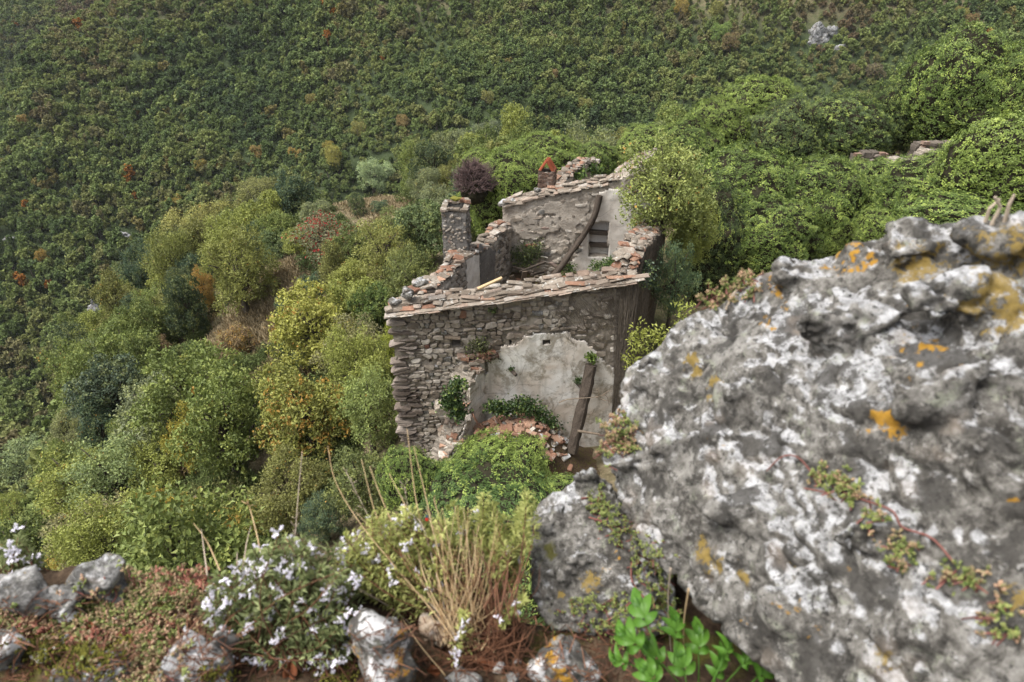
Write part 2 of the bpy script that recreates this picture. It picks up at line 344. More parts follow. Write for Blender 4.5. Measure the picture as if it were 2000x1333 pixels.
def plaster(name, a, b, stain, amt, zc=None):
    k = MN(name); p = k.N('ShaderNodeNewGeometry').outputs['Position']
    n = k.noise(0.8, p, 7, 0.62, 0.6); f = k.noise(9, p, 7, 0.7)
    c = k.ramp(n, [(0.35, a), (0.6, b)])
    c = k.mix(k.ramp(k.math('ADD', k.math('MULTIPLY', k.noise(1.4, p, 6, 0.65, 1.0), 0.7), k.math('MULTIPLY', f, 0.3)), [(0.475, 0), (0.58, amt)]), c, stain)
    mp = k.N('ShaderNodeMapping'); k.put(mp.inputs[0], p); mp.inputs['Scale'].default_value = (2.2, 2.2, 0.35)
    c = k.mix(k.ramp(k.noise(1.6, mp.outputs[0], 5, 0.6), [(0.52, 0), (0.68, amt * 0.55)]), c, (0.25, 0.22, 0.17))
    cr = k.voro(0.75, k.mixv(p, f), 'DISTANCE_TO_EDGE') if hasattr(k, 'mixv') else k.voro(0.75, p, 'DISTANCE_TO_EDGE')
    c = k.mix(k.ramp(cr, [(0.0, 0.45), (0.012, 0)]), c, (0.09, 0.075, 0.06))
    c = k.mix(k.ramp(f, [(0.62, 0), (0.70, 0.5)]), c, (0.18, 0.15, 0.12))
    k.base(c); k.bump(f, 0.4, 0.02); return k.m
def _mixv(k, p, f):
    n = k.N('ShaderNodeVectorMath', operation='MULTIPLY_ADD'); k.put(n.inputs[0], f); n.inputs[1].default_value = (.35, .35, .35); k.put(n.inputs[2], p); return n.outputs[0]
MN.mixv = _mixv
M['plaster'] = plaster('cream_plaster', (0.58, 0.50, 0.42), (0.76, 0.74, 0.70), (0.22, 0.185, 0.13), 0.75)
M['plaster_in'] = plaster('inner_plaster', (0.56, 0.51, 0.45), (0.70, 0.67, 0.62), (0.34, 0.29, 0.24), 0.35)
M['plaster_white'] = plaster('niche_plaster', (0.55, 0.52, 0.48), (0.62, 0.60, 0.57), (0.35, 0.3, 0.26), 0.2)
def soil_mat():
    k = MN('ledge_soil'); co = k.coord('Object'); n = k.noise(26, co, 8, 0.7); n2_ = k.noise(9, co, 5, 0.6)
    c = k.ramp(n, [(0.3, (0.018, 0.012, 0.008)), (0.5, (0.065, 0.042, 0.026)), (0.7, (0.15, 0.105, 0.065))])
    c = k.mix(k.ramp(n2_, [(0.52, 0), (0.62, 0.85)]), c, k.mix(k.noise(160, co, 3), (0.03, 0.03, 0.006), (0.13, 0.12, 0.022)))
    k.base(c); k.bump(n, 1.0, 0.02); return k.m
M['soil'] = soil_mat()
def simple(name, a, b, scale=40, rough=0.6, trans=0.0, attr=None):
    k = MN(name); p = k.N('ShaderNodeNewGeometry'); r = k.attr(attr) if attr else p.outputs['Random Per Island']
    n = k.math('ADD', k.math('MULTIPLY', k.noise(scale, p.outputs['Position'], 4), 0.5), k.math('MULTIPLY', r, 0.6))
    c = k.ramp(n, [(0.25, a), (0.85, b)]); k.base(c); k.b.inputs['Roughness'].default_value = rough
    if trans: k.translucent(c, trans)
    return k.m
M['savory_leaf'] = simple('savory_leaf', (0.10, 0.13, 0.045), (0.34, 0.38, 0.17), 30, 0.5, 0.25)
M['savory_yellow'] = simple('savory_yellow_leaf', (0.22, 0.25, 0.065), (0.56, 0.57, 0.22), 30, 0.5, 0.3)
M['flower'] = simple('pale_lilac_petal', (0.70, 0.66, 0.76), (0.86, 0.84, 0.90), 60, 0.5, 0.3)
M['brown_twig'] = simple('brown_twig', (0.045, 0.02, 0.012), (0.19, 0.09, 0.05), 30, 0.7)
M['straw'] = simple('straw', (0.30, 0.19, 0.09), (0.55, 0.42, 0.25), 20, 0.6, 0.1)
M['straw_grey'] = simple('grey_straw', (0.28, 0.22, 0.16), (0.5, 0.42, 0.33), 20, 0.6, 0.1)
M['sedum'] = simple('sedum_leaf', (0.12, 0.15, 0.05), (0.48, 0.30, 0.20), 14, 0.4, 0.1)
M['sedum_green'] = simple('sedum_green_leaf', (0.08, 0.12, 0.03), (0.30, 0.33, 0.11), 14, 0.4, 0.1)
M['sedum_red'] = simple('sedum_red_leaf', (0.22, 0.07, 0.05), (0.50, 0.24, 0.17), 14, 0.4, 0.1)
M['sedum_stem'] = simple('sedum_stem', (0.08, 0.03, 0.025), (0.25, 0.10, 0.08), 30, 0.6)
M['moss'] = simple('moss_tuft', (0.04, 0.04, 0.008), (0.20, 0.19, 0.035), 40, 0.9)
M['herb'] = simple('bright_herb_leaf', (0.035, 0.10, 0.012), (0.10, 0.215, 0.03), 25, 0.4, 0.25)
M['deadleaf'] = simple('dead_leaf', (0.14, 0.045, 0.02), (0.32, 0.13, 0.06), 30, 0.6)
M['drygrass'] = simple('dry_grass_blade', (0.17, 0.13, 0.07), (0.38, 0.31, 0.19), 1.5, 0.8)
M['dark'] = simple('dark_cavity', (0.012, 0.01, 0.008), (0.03, 0.024, 0.02), 5, 0.9)
M['bug_red'] = simple('red_shell', (0.35, 0.02, 0.015), (0.45, 0.03, 0.02), 50, 0.25)
M['bug_dark'] = simple('blue_black_shell', (0.01, 0.03, 0.06), (0.02, 0.06, 0.10), 50, 0.25)
# ------------------------------------------------------------------ terrain
_Y = [-20, 0, 0.9, 1.6, 5, 9, 14, 20, 27, 42, 55, 63, 75, 100, 140]
_Z = [-2.2, -2.2, -2.4, -6, -13.5, -16.8, -17.3, -17.6, -17, -19, -21.8, -24.8, -35, -62, -100]
_X = [0, 0, 0, 0, 0.5, 1, 1, 1, 2, -4, -11, -14, -20, -30, -45]
def terrain(x, y, fine=True):
    x = np.asarray(x, float); y = np.asarray(y, float)
    xc = np.interp(y, _Y, _X); zc = np.interp(y, _Y, _Z); d = x - xc
    rt = np.maximum(d, 0); lf = np.maximum(-d, 0)
    far_y = np.maximum(y - 48 - 0.12 * rt, 0)
    spur = zc - 0.16 * np.minimum(lf, 8) - 0.56 * np.maximum(lf - 5, 0) - 1.3 * np.maximum(lf - 29, 0) * smooth(10, 22, y) + 0.13 * np.minimum(rt, 30) * smooth(9, 22, y) - 0.5 * np.maximum(rt - 40, 0)
    spur = spur + 0.9 * n2(x, y, 0.12, 3, 1) * smooth(3, 12, y)
    yv = 150 + 0.15 * x; zv = -105 + 0.07 * x; k = np.clip(0.5 + 0.00055 * x, 0.36, 0.62)
    u = y - yv
    far = zv + k * np.maximum(u, 0) + 17 * n2(x, y, 0.0105, 3, 5) + 2.0 * n2(x, y, 0.05, 2, 6)
    # the brow that drops away on the far left: a second slope shows behind it
    brow = -205 + 0.42 * (y - 200)
    far = far - 0.75 * np.maximum(brow - x, 0) * smooth(190, 240, y)
    far2 = -150 + 0.42 * np.maximum(y - 235, 0) + 8 * n2(x, y, 0.014, 3, 9)
    far = np.maximum(far, far2)
    m = 3.0; h = np.clip(0.5 + 0.5 * (spur - far) / m, 0, 1)
    return far + (spur - far) * h + m * h * (1 - h) * 0.5
def tz(x, y): return float(terrain(np.array([x]), np.array([y]))[0])
def axis(segs):
    out = []
    for a, b, st in segs: out += list(np.arange(a, b, st))
    return np.array(out + [segs[-1][1]])
ax = axis([(-700, -120, 9), (-120, -45, 2.5), (-45, 45, 0.9), (45, 120, 3), (120, 620, 9)])
ay = axis([(-30, 0, 3), (0, 8, 0.5), (8, 66, 0.9), (66, 130, 3), (130, 330, 5), (330, 900, 12)])
GX, GY = np.meshgrid(ax, ay); GZ = terrain(GX, GY)
nx, ny = len(ax), len(ay); ii = np.arange(nx * ny).reshape(ny, nx)
gf = np.stack([ii[:-1, :-1].ravel(), ii[:-1, 1:].ravel(), ii[1:, 1:].ravel(), ii[1:, :-1].ravel()], 1)
hill = link('hillside', mesh_np('hillside', np.stack([GX.ravel(), GY.ravel(), GZ.ravel()], 1), gf, [M['ground']], None, True))
tag(hill, 'steep wooded mountainside and spur with patches of dry bare ground', 'hillside', kind='structure')
def ground_hit(px, py, hfun, y0=8.0, y1=420.0):
    r = ray(px, py); ys = np.concatenate([np.arange(y0, 90, 0.25), np.arange(90, y1, 1.0)])
    t = ys / r.y; z = r.z * t; x = r.x * t
    g = terrain(x, ys) + hfun(t)
    k = np.nonzero(z <= g)[0]
    i = k[0] if len(k) else len(ys) - 1
    return Vector((x[i], ys[i], z[i])), t[i]
# ------------------------------------------------------------------ crowns
def crown(seed, n=9000, lobes=16, leaf=0.075, asp=1.0, spike=0.0, cl_n=None, flat=0.9, loose=0.07, lobe_r=(0.28, 0.46), inner=0.12):
    rs = np.random.RandomState(seed); C = []; 
    for k in range(lobes):
        for _ in range(40):
            a = rs.uniform(0, 2 * math.pi); zz = rs.uniform(-0.75, 0.85); rr = math.sqrt(max(0, 1 - (zz / 0.95) ** 2)) * rs.uniform(0.3, 0.92)
            if spike: rr *= (1 - spike * (zz + 0.55) / 1.35)
            c = np.array((math.cos(a) * rr, math.sin(a) * rr, zz * flat * asp))
            if all(np.linalg.norm(c - q[:3]) > 0.26 for q in C): break
        C.append(np.append(c, rs.uniform(*lobe_r) * (1 - 0.35 * spike * max(zz, 0))))
    C.append(np.array((0, 0, 0.1, 0.5))); C = np.array(C)
    per = 14; ncl = cl_n or n // per
    w_ = C[:, 3] ** 2; li = rs.choice(len(C), ncl * 3, p=w_ / w_.sum())
    dr = unit(rs.normal(size=(ncl * 3, 3)) + np.array((0, 0, 0.25))); rad = C[li, 3] * rs.uniform(0.82, 1.06, ncl * 3)
    inn = rs.rand(ncl * 3) < inner; rad[inn] *= 0.6
    p = C[li, :3] + dr * rad[:, None]
    dd = np.linalg.norm(p[:, None, :] - C[None, :, :3], axis=2) / C[None, :, 3]; dd[np.arange(len(p)), li] = 9
    ok = (dd.min(1) > 0.78) | inn; p = p[ok][:ncl]; dr = dr[ok][:ncl]
    clv = rs.rand(len(p)); ci = np.repeat(np.arange(len(p)), per)
    c = p[ci] + rs.normal(size=(len(ci), 3)) * loose; nn = unit(dr[ci] * 0.7 + rs.normal(size=(len(ci), 3)) * 0.55 + np.array((0, 0, 0.35)))
    d = unit(rs.normal(size=(len(ci), 3)) + dr[ci] * 0.6 - np.array((0, 0, 0.3)))
    L = leaf * rs.uniform(0.65, 1.3, len(ci)); v, f = leaves(c, d, nn, L, L * 0.62)
    return v, f, rs.rand(len(ci)), clv[ci], C
def limbs(seed, C, hc, r0=0.085):
    rs = random.Random(seed); mb = MB(); top = Vector((rs.uniform(-.08, .08), rs.uniform(-.08, .08), hc * 0.72))
    v, f = tube(curve_pts([(0, 0, -0.35), (rs.uniform(-.05, .05), rs.uniform(-.05, .05), hc * 0.35), top, (top.x * 1.5, top.y * 1.5, hc * 1.15)], 8), [r0 * (1.25 - 0.14 * i) for i in range(8)], 7); mb.add(v, f)
    for c in C[:-1]:
        st = Vector((top.x * .6, top.y * .6, hc * rs.uniform(0.45, 0.95))); en = Vector((c[0], c[1], c[2] + hc)); mid = st.lerp(en, 0.5) + Vector((0, 0, 0.08))
        v, f = tube(curve_pts([st, mid, en], 5), [r0 * q for q in (0.5, 0.4, 0.3, 0.2, 0.1)], 5); mb.add(v, f)
    return mb.mesh('trunk', [M['bark']], True)
HC = 1.25
def tree_kind(seed, mat='leaf', **kw):
    v, f, lv, cl, C = crown(seed, **kw); v = v + np.array((0, 0, HC))
    return mesh_np('crown', v, f, [M[mat]], {'lv': lv, 'cl': cl}), limbs(seed, C, HC)
KIND = {
    'round': [tree_kind(s, n=10000, lobes=22, lobe_r=(.2, .38), loose=.05) for s in (11, 12, 13)],
    'maple': [tree_kind(s, n=9500, lobes=26, lobe_r=(0.2, 0.34), leaf=0.07, loose=0.05) for s in (21, 22, 23)],
    'airy': [tree_kind(s, n=8500, lobes=30, lobe_r=(0.13, 0.28), leaf=0.06, loose=0.06, inner=0.25) for s in (31, 32)],
    'fine': [tree_kind(s, n=13000, lobes=26, lobe_r=(.16, .32), leaf=0.052, loose=0.05) for s in (41, 42)],
    'tall': [tree_kind(s, n=9000, lobes=18, leaf=0.07, asp=1.45, spike=0.5, lobe_r=(0.24, 0.38)) for s in (51, 52)],
    'red': [tree_kind(61, 'leaf_red', n=7000, lobes=18, leaf=0.065, loose=0.08, lobe_r=(0.22, 0.36), inner=0.3)],
    'bush': [tree_kind(s, n=8000, lobes=9, leaf=0.07, lobe_r=(0.36, 0.55), loose=0.05) for s in (71, 72)],
}
_used = {}
def place_tree(base, rad, kind, col, autumn, label, hz=1.0, group=None, name='tree', cat='tree'):
    ks = KIND[kind]; n = _used.get(kind, 0); _used[kind] = n + 1; cm, tm = ks[n % len(ks)]
    t = empty(name, base, label, cat, group, (0, 0, (n * 2.399) % 6.283))
    t.scale = (rad, rad, rad * hz)
    link('crown', cm, t, color=(*[c * 1.22 for c in col], autumn)); link('trunk', tm, t); return t
G1 = (0.060, 0.078, 0.022); G2 = (0.085, 0.108, 0.030); G3 = (0.13, 0.145, 0.036); DK = (0.032, 0.046, 0.022); BG = (0.040, 0.062, 0.036)
GY_ = (0.098, 0.112, 0.058); OL = (0.092, 0.094, 0.030); BR = (0.115, 0.078, 0.045); YL = (0.20, 0.175, 0.036); PA = (0.115, 0.145, 0.060)
# px, py of the crown's middle, its width and height in the photograph, kind, colour, share of turned leaves, label
TREES = [
 (615, 640, 180, 170, 'maple', (0.165, 0.165, 0.038), .10, 'yellow-green rounded tree left of the ruin below the dry grass slope'),
 (600, 800, 190, 190, 'maple', (0.115, 0.12, 0.03), .24, 'rounded tree with orange tinged crown, below the yellow-green tree'),
 (440, 825, 200, 220, 'maple', G2, .05, 'broad mid green maple left of the orange tinged tree'),
 (370, 860, 90, 150, 'airy', YL, .12, 'yellow tree hugging the left edge of the broad maple'),
 (720, 800, 140, 190, 'airy', (0.13, 0.16, 0.055), .02, 'pale small-leaved shrubby tree beside the lower left wall corner'),
 (735, 725, 90, 80, 'round', G3, .02, 'small bright green tree just left of the front wall'),
 (765, 675, 46, 110, 'tall', (0.17, 0.19, 0.035), .05, 'narrow lime yellow tree pressed against the left wall corner'),
 (330, 1010, 120, 130, 'maple', (0.20, 0.165, 0.03), .22, 'golden yellow tree low on the left slope'),
 (435, 1035, 140, 120, 'maple', (0.13, 0.13, 0.03), .34, 'green tree with orange top right of the golden one'),
 (215, 930, 180, 170, 'airy', PA, .02, 'pale green open-crowned tree above the ledge stones at left'),
 (190, 1060, 210, 130, 'fine', (0.105, 0.098, 0.045), .12, 'wide brownish green thicket tree behind the left ledge stones'),
 (30, 1005, 80, 90, 'maple', (0.13, 0.15, 0.035), .12, 'small yellow topped tree at the left edge behind the flowering sprig'),
 (350, 1110, 240, 110, 'fine', G1, .03, 'dark green tree just behind the sedum covered ledge'),
 (130, 1095, 80, 60, 'airy', YL, .25, 'little yellow sapling behind the grey ledge stones'),
 (565, 960, 170, 160, 'fine', OL, .06, 'olive green thicket tree above the white flowers'),
 (635, 1015, 110, 90, 'fine', BG, .02, 'dark blue-green shrub tree behind the straw stalks'),
 (520, 1015, 60, 80, 'airy', YL, .2, 'thin yellowish tree right of the orange topped tree'),
 (405, 450, 150, 110, 'fine', (0.135, 0.13, 0.034), .02, 'big rounded olive yellow tree crowning the spur'),
 (465, 530, 150, 160, 'fine', (0.105, 0.112, 0.03), .04, 'feathery olive tree below the rounded olive yellow one'),
 (345, 510, 120, 130, 'fine', (0.10, 0.11, 0.03), .03, 'olive tree on the left flank of the spur'),
 (365, 600, 90, 130, 'round', DK, .0, 'near-black holm oak on the left flank of the spur'),
 (398, 565, 56, 130, 'airy', (0.19, 0.12, 0.04), .45, 'slender orange-brown tree beside the dark holm oak'),
 (500, 390, 120, 80, 'fine', OL, .02, 'rounded olive bush tree on the skyline of the spur'),
 (572, 385, 90, 100, 'round', BG, .0, 'dark blue-green tree near the bare knoll'),
 (540, 400, 50, 60, 'round', (0.10, 0.14, 0.045), .0, 'small fresh green tree under the dark blue-green one'),
 (728, 342, 76, 60, 'fine', (0.15, 0.19, 0.095), .0, 'pale grey-green feathery pine above the bare knoll'),
 (645, 475, 130, 110, 'red', (0.105, 0.11, 0.06), .30, 'tree hung with red leaf clusters below the bare knoll'),
 (692, 402, 44, 38, 'bush', DK, .0, 'round dark bush on the bare knoll'),
 (742, 402, 34, 24, 'bush', BG, .0, 'small dark bush right of the round one on the knoll'),
 (825, 450, 110, 110, 'round', (0.07, 0.095, 0.04), .0, 'deep green tree left of the open topped chimney'),
 (750, 490, 120, 130, 'airy', (0.14, 0.145, 0.045), .06, 'yellowish open tree below the bare knoll'),
 (800, 545, 110, 130, 'airy', (0.085, 0.10, 0.035), .03, 'thin olive tree beside the broken left wall'),
 (860, 400, 50, 50, 'round', BG, .0, 'dark little tree right behind the open topped chimney'),
 (735, 600, 100, 100, 'round', (0.05, 0.075, 0.02), .0, 'dark green tree left of the front wall top corner'),
 (690, 680, 150, 80, 'airy', (0.10, 0.095, 0.045), .06, 'brownish twiggy tree between yellow-green tree and front wall'),
 (368, 705, 84, 70, 'bush', (0.045, 0.066, 0.018), .0, 'dense rounded dark green bush on the left slope'),
 (455, 668, 90, 70, 'airy', BR, .25, 'reddish brown bush below the dry grass slope'),
 (215, 770, 150, 140, 'round', (0.042, 0.058, 0.035), .0, 'dark grey-green holm oak at the foot of the left slope'),
 (345, 775, 150, 110, 'fine', GY_, .0, 'grey-green tree between holm oak and broad maple'),
 (282, 640, 70, 80, 'maple', G3, .05, 'light green tree above the holm oak'),
 (230, 660, 70, 90, 'round', G1, .05, 'plain green tree on the far left flank of the spur'),
 (310, 690, 60, 70, 'airy', BR, .1, 'brown-tinged tree between the light green tree and round bush'),
 (60, 900, 140, 110, 'airy', (0.10, 0.128, 0.055), .0, 'pale green tree near the left edge of the picture'),
 (140, 850, 110, 90, 'fine', (0.098, 0.105, 0.045), .05, 'olive tree above the pale green one at left'),
 (280, 830, 90, 80, 'fine', (0.04, 0.065, 0.02), .0, 'conical dark green tree left of the broad maple'),
 (945, 275, 100, 55, 'fine', (0.075, 0.09, 0.05), .0, 'grey-green tree behind the ivy domes at the back'),
 (885, 345, 40, 60, 'fine', OL, .0, 'dull olive tree behind the bare purple bush'),
 (850, 560, 60, 60, 'airy', OL, .05, 'sparse shrub leaning on the broken left wall'),
 (620, 560, 60, 60, 'bush', BG, .0, 'blue-green bush under the red berried tree'),
 (565, 610, 50, 60, 'bush', BG, .0, 'blue-green bush in the dry grass slope'),
 (545, 480, 70, 60, 'bush', (0.06, 0.085, 0.035), .0, 'green bush on the slope right of the olive trees'),
 (620, 420, 60, 40, 'bush', GY_, .0, 'grey-green bush at the left end of the bare knoll'),
 (500, 470, 60, 60, 'round', G1, .02, 'dark leafy tree behind the olive trees'),
 (680, 545, 90, 80, 'maple', (0.13, 0.14, 0.035), .06, 'yellow green tree under the red berried tree'),
 (760, 440, 70, 60, 'bush', (0.085, 0.10, 0.035), .0, 'green bush between the knoll and the open topped chimney'),
 (590, 700, 60, 50, 'bush', GY_, .0, 'grey-green bush above the orange tinged tree'),
 (705, 945, 150, 150, 'airy', (0.07, 0.085, 0.03), .03, 'dusky open tree between the olive thicket and the ivy canopy'),
]
PLACED = []
for px, py, w_, h_, kd, col, au, lab in TREES:
    hz = min(max(h_ / w_ * 1.02, 0.72), 1.7)
    p, s = ground_hit(px, py, lambda t: HC * hz * (w_ / 2) * t / F)
    rad = w_ / 2 * s / F / 0.98
    cat = 'bush' if kd == 'bush' or 'bush' in lab.split(',')[0] and 'tree' not in lab else 'tree'
    place_tree((p.x, p.y, p.z - HC * hz * rad), rad, kd, col, au, lab, hz, name='bush' if cat == 'bush' else 'tree', cat=cat)
    PLACED.append((p.x, p.y, rad))
# trees filling the wooded flanks of the spur
rs = random.Random(5); tries = 0; nfill = 0
BARE = [(505, 605, 72), (548, 555, 60), (462, 660, 52), (735, 390, 60), (700, 395, 50), (770, 405, 40), (640, 400, 40), (560, 640, 40)]
while tries < 6000 and nfill < 240:
    tries += 1
    y = rs.uniform(13, 92); x = rs.uniform(-78, 6) if y < 60 else rs.uniform(-85, 30); rad = rs.uniform(1.3, 2.9)
    if x > -5.5 and y < 40: continue
    if float(np.interp(y, _Y, _X)) - x > 30: continue
    if x > -7 + 0.35 * (y - 19) and y < 40: continue
    z = tz(x, y); px, py, s = proj((x, y, z + HC * rad))
    if not (-160 < px < 1500 and 200 < py < 1250) or s < 20: continue
    if any((px - a) ** 2 + (py - b) ** 2 < (c + .75 * rad * F / s) ** 2 for a, b, c in BARE): continue
    if any((x - a) ** 2 + (y - b) ** 2 < (0.50 * (rad + c)) ** 2 for a, b, c in PLACED): continue
    kd = rs.choice(['maple', 'maple', 'airy', 'fine', 'round', 'tall']); col = rs.choice([G1, G1, G2, G2, DK, BG, OL, GY_, G3, G3])
    place_tree((x, y, z - 0.15), rad, kd, col, rs.choice([0, 0, .02, .06]), 'leafy tree among the mixed woodland on the flank of the spur', rs.uniform(.85, 1.25), 'trees filling the flank of the spur')
    PLACED.append((x, y, rad)); nfill += 1
print('fill trees', nfill, time.time() - T0)
def scatter_group(name, protos, has_pick=True):
    ng = bpy.data.node_groups.new(name, 'GeometryNodeTree')
    ng.interface.new_socket('Geometry', in_out='INPUT', socket_type='NodeSocketGeometry'); ng.interface.new_socket('Geometry', in_out='OUTPUT', socket_type='NodeSocketGeometry')
    gi = ng.nodes.new('NodeGroupInput'); go = ng.nodes.new('NodeGroupOutput'); jn = ng.nodes.new('GeometryNodeJoinGeometry')
    for o in reversed(protos):
        q = ng.nodes.new('GeometryNodeObjectInfo'); q.transform_space = 'ORIGINAL'; q.inputs['Object'].default_value = o; q.inputs['As Instance'].default_value = True; ng.links.new(q.outputs['Geometry'], jn.inputs[0])
    ip = ng.nodes.new('GeometryNodeInstanceOnPoints'); ng.links.new(gi.outputs[0], ip.inputs['Points']); ng.links.new(jn.outputs[0], ip.inputs['Instance']); ip.inputs['Pick Instance'].default_value = True
    def at(nm, ty):
        n = ng.nodes.new('GeometryNodeInputNamedAttribute'); n.data_type = ty; n.inputs['Name'].default_value = nm; return n.outputs['Attribute']
    ng.links.new(at('pick', 'INT'), ip.inputs['Instance Index']); cx = ng.nodes.new('ShaderNodeCombineXYZ'); ng.links.new(at('rotz', 'FLOAT'), cx.inputs[2])
    ng.links.new(cx.outputs[0], ip.inputs['Rotation']); ng.links.new(at('scl', 'FLOAT'), ip.inputs['Scale']); ng.links.new(ip.outputs[0], go.inputs[0]); return ng
def scatter(name, pts, scl, rot, pick, protos, label, cat):
    pm = bpy.data.meshes.new(name); pm.vertices.add(len(pts)); pm.vertices.foreach_set('co', np.asarray(pts, np.float32).ravel())
    for an, av in (('scl', scl), ('rotz', rot)): a = pm.attributes.new(an, 'FLOAT', 'POINT'); a.data.foreach_set('value', np.asarray(av, np.float32))
    a = pm.attributes.new('pick', 'INT', 'POINT'); a.data.foreach_set('value', np.asarray(pick, np.int32)); pm.update()
    o = tag(link(name, pm), label, cat, kind='stuff'); o.modifiers.new('scatter', 'NODES').node_group = scatter_group(name, protos); return o
# undergrowth closing the ground between the trees of the spur
ru = np.random.RandomState(8); ux = ru.uniform(-85, 8, 5200); uy = ru.uniform(11, 95, 5200); uz = terrain(ux, uy); us = uy * CP - uz * SP; uqx = 1000 + F * ux / us; uqy = 666.5 - F * (uy * SP + uz * CP) / us
ok = (np.interp(uy, _Y, _X) - ux < 33) & (uqx > -200) & (uqx < 1250) & (uqy < 1260) & ~((ux > -5.2) & (uy < 40)) & ~((ux > -7.5 + .35 * (uy - 19)) & (uy < 42))
for a, b, c in BARE: ok &= ((uqx - a) ** 2 + (uqy - b) ** 2 > (c * 1.15) ** 2) | (ru.rand(len(ux)) < .05)
ux, uy, uz = ux[ok], uy[ok], uz[ok]
BUSHM = []
for i in range(4):
    v, f, lv, cl, C = crown(300 + i, n=2200, lobes=8, leaf=.11, lobe_r=(.3, .5), loose=.09); BUSHM.append(mesh_np('bush', v + np.array((0, 0, .35)), f, [M['under']], {'lv': lv, 'cl': cl}))
BPR = []
for i, (a, b) in enumerate(((590, 745), (300, 900), (480, 680), (660, 600))):
    p, s = ground_hit(a, b, lambda t: .3); BPR.append(tag(link('bush', BUSHM[i], None, (p.x, p.y, p.z - .3), None, (1.1,) * 3), ['low bush between the yellow-green and the orange tinged tree', 'low bush left of the broad maple', 'low bush at the lower end of the dry grass slope', 'low bush above the yellow-green tree'][i], 'bush'))
scatter('undergrowth', np.stack([ux, uy, uz - .25], 1), ru.uniform(.55, 1.35, len(ux)), ru.uniform(0, 6.28, len(ux)), ru.randint(0, 4, len(ux)), BPR, 'tangled undergrowth of bushes filling the ground between the trees', 'undergrowth')
print('undergrowth', len(ux))
# ------------------------------------------------------------------ far wood
FARP = []
def far_tree(seed, asp, spike, lobes, lr):
    v, f, lv, cl, C = crown(seed, n=460, lobes=lobes, leaf=0.41, asp=asp, spike=spike, loose=0.10, lobe_r=lr, inner=0.05)
    v = v + np.array((0, 0, 1.0 * asp)); tv, tf = tube([(0, 0, -0.6), (0, 0, 0.5), (0.03, 0, 1.1)], [0.1, 0.08, 0.04], 4)
    n = len(v); tq = np.array([q for q in tf if len(q) == 4])
    return mesh_np('wood_tree', np.concatenate([v, np.array([tuple(q) for q in tv])]), np.concatenate([f, tq + n]), [M['far'], M['bark']],
                   {'lv': np.concatenate([lv * 0.5 + cl * 0.5, np.zeros(len(tq))])}, midx=[0] * len(f) + [1] * len(tq))
FARM = [far_tree(100 + i, a, sp, lo, lr) for i, (a, sp, lo, lr) in enumerate([(0.9, 0, 7, (.38, .55)), (1.0, 0, 9, (.3, .5)), (1.5, .6, 9, (.28, .42)), (1.7, .7, 9, (.25, .4)), (1.1, .2, 8, (.3, .5)), (0.8, 0, 6, (.4, .55)), (1.4, .4, 9, (.3, .4)), (1.0, 0, 12, (.22, .4))])]
rf = np.random.RandomState(3)
st = 2.35; fx, fy = np.meshgrid(np.arange(-470, 330, st), np.arange(24, 560, st))
fx = fx.ravel() + rf.uniform(-.48, .48, fx.size) * st; fy = fy.ravel() + rf.uniform(-.48, .48, fy.size) * st
fz = terrain(fx, fy); keep = (fy > 118) | ((fz < -46) & (fx < 0)); fx, fy, fz = fx[keep], fy[keep], fz[keep]
s_ = fy * CP - fz * SP; qx = 1000 + F * fx / s_; qy = 666.5 - F * (fy * SP + fz * CP) / s_
keep = (qx > -330) & (qx < 2330) & (qy > -190) & (qy < 1150) & (s_ > 52)
# keep clear: the crags and a few thin places
CRAGS = [(1600, 78, 44, 34), (1592, 60, 14, 30), (1640, 98, 24, 10), (20, 470, 20, 12), (240, 463, 34, 10), (195, 590, 14, 46), (1036, 36, 10, 8)]
for a, b, c, d in CRAGS: keep &= ~(((qx - a) / c) ** 2 + ((qy + 4 - b) / d) ** 2 < 0.5)
fx, fy, fz, qx, qy = fx[keep], fy[keep], fz[keep], qx[keep], qy[keep]
dens = n2(fx, fy, 0.03, 3, 22); keep = rf.rand(len(fx)) < np.clip(1.06 - 0.3 * np.maximum(dens - 0.6, 0), 0.85, 1)
fx, fy, fz, qx, qy = fx[keep], fy[keep], fz[keep], qx[keep], qy[keep]
sc_ = (1.05 + 1.6 * rf.rand(len(fx)) ** 1.8) * (1 + 0.38 * n2(fx, fy, 0.016, 3, 30)); rot_ = rf.uniform(0, 6.283, len(fx))
zone = n2(fx, fy, 0.012, 2, 40) + rf.normal(size=len(fx)) * 0.28
pick = np.where(zone > 0.0, rf.choice([2, 3, 6, 4], len(fx)), rf.choice([0, 1, 5, 7, 4], len(fx)))
inview = (qx > 0) & (qx < 2000) & (qy > 0) & (qy < 1100)
vis = inview & ~((qy > 330) & (qx > 420)); dist = np.hypot(fx, fy) - 0.0
order = np.argsort(np.where(vis, dist, 1e9)); solo = order[:190]; rest = np.setdiff1d(np.arange(len(fx)), solo)
for i in solo:
    o = link('wood_tree', FARM[pick[i]], None, (fx[i], fy[i], fz[i]), (0, 0, rot_[i]), (sc_[i],) * 3)
    tag(o, 'small tree crown in the dense wood covering the valley side at left', 'tree', 'trees of the wood on the lower valley side')
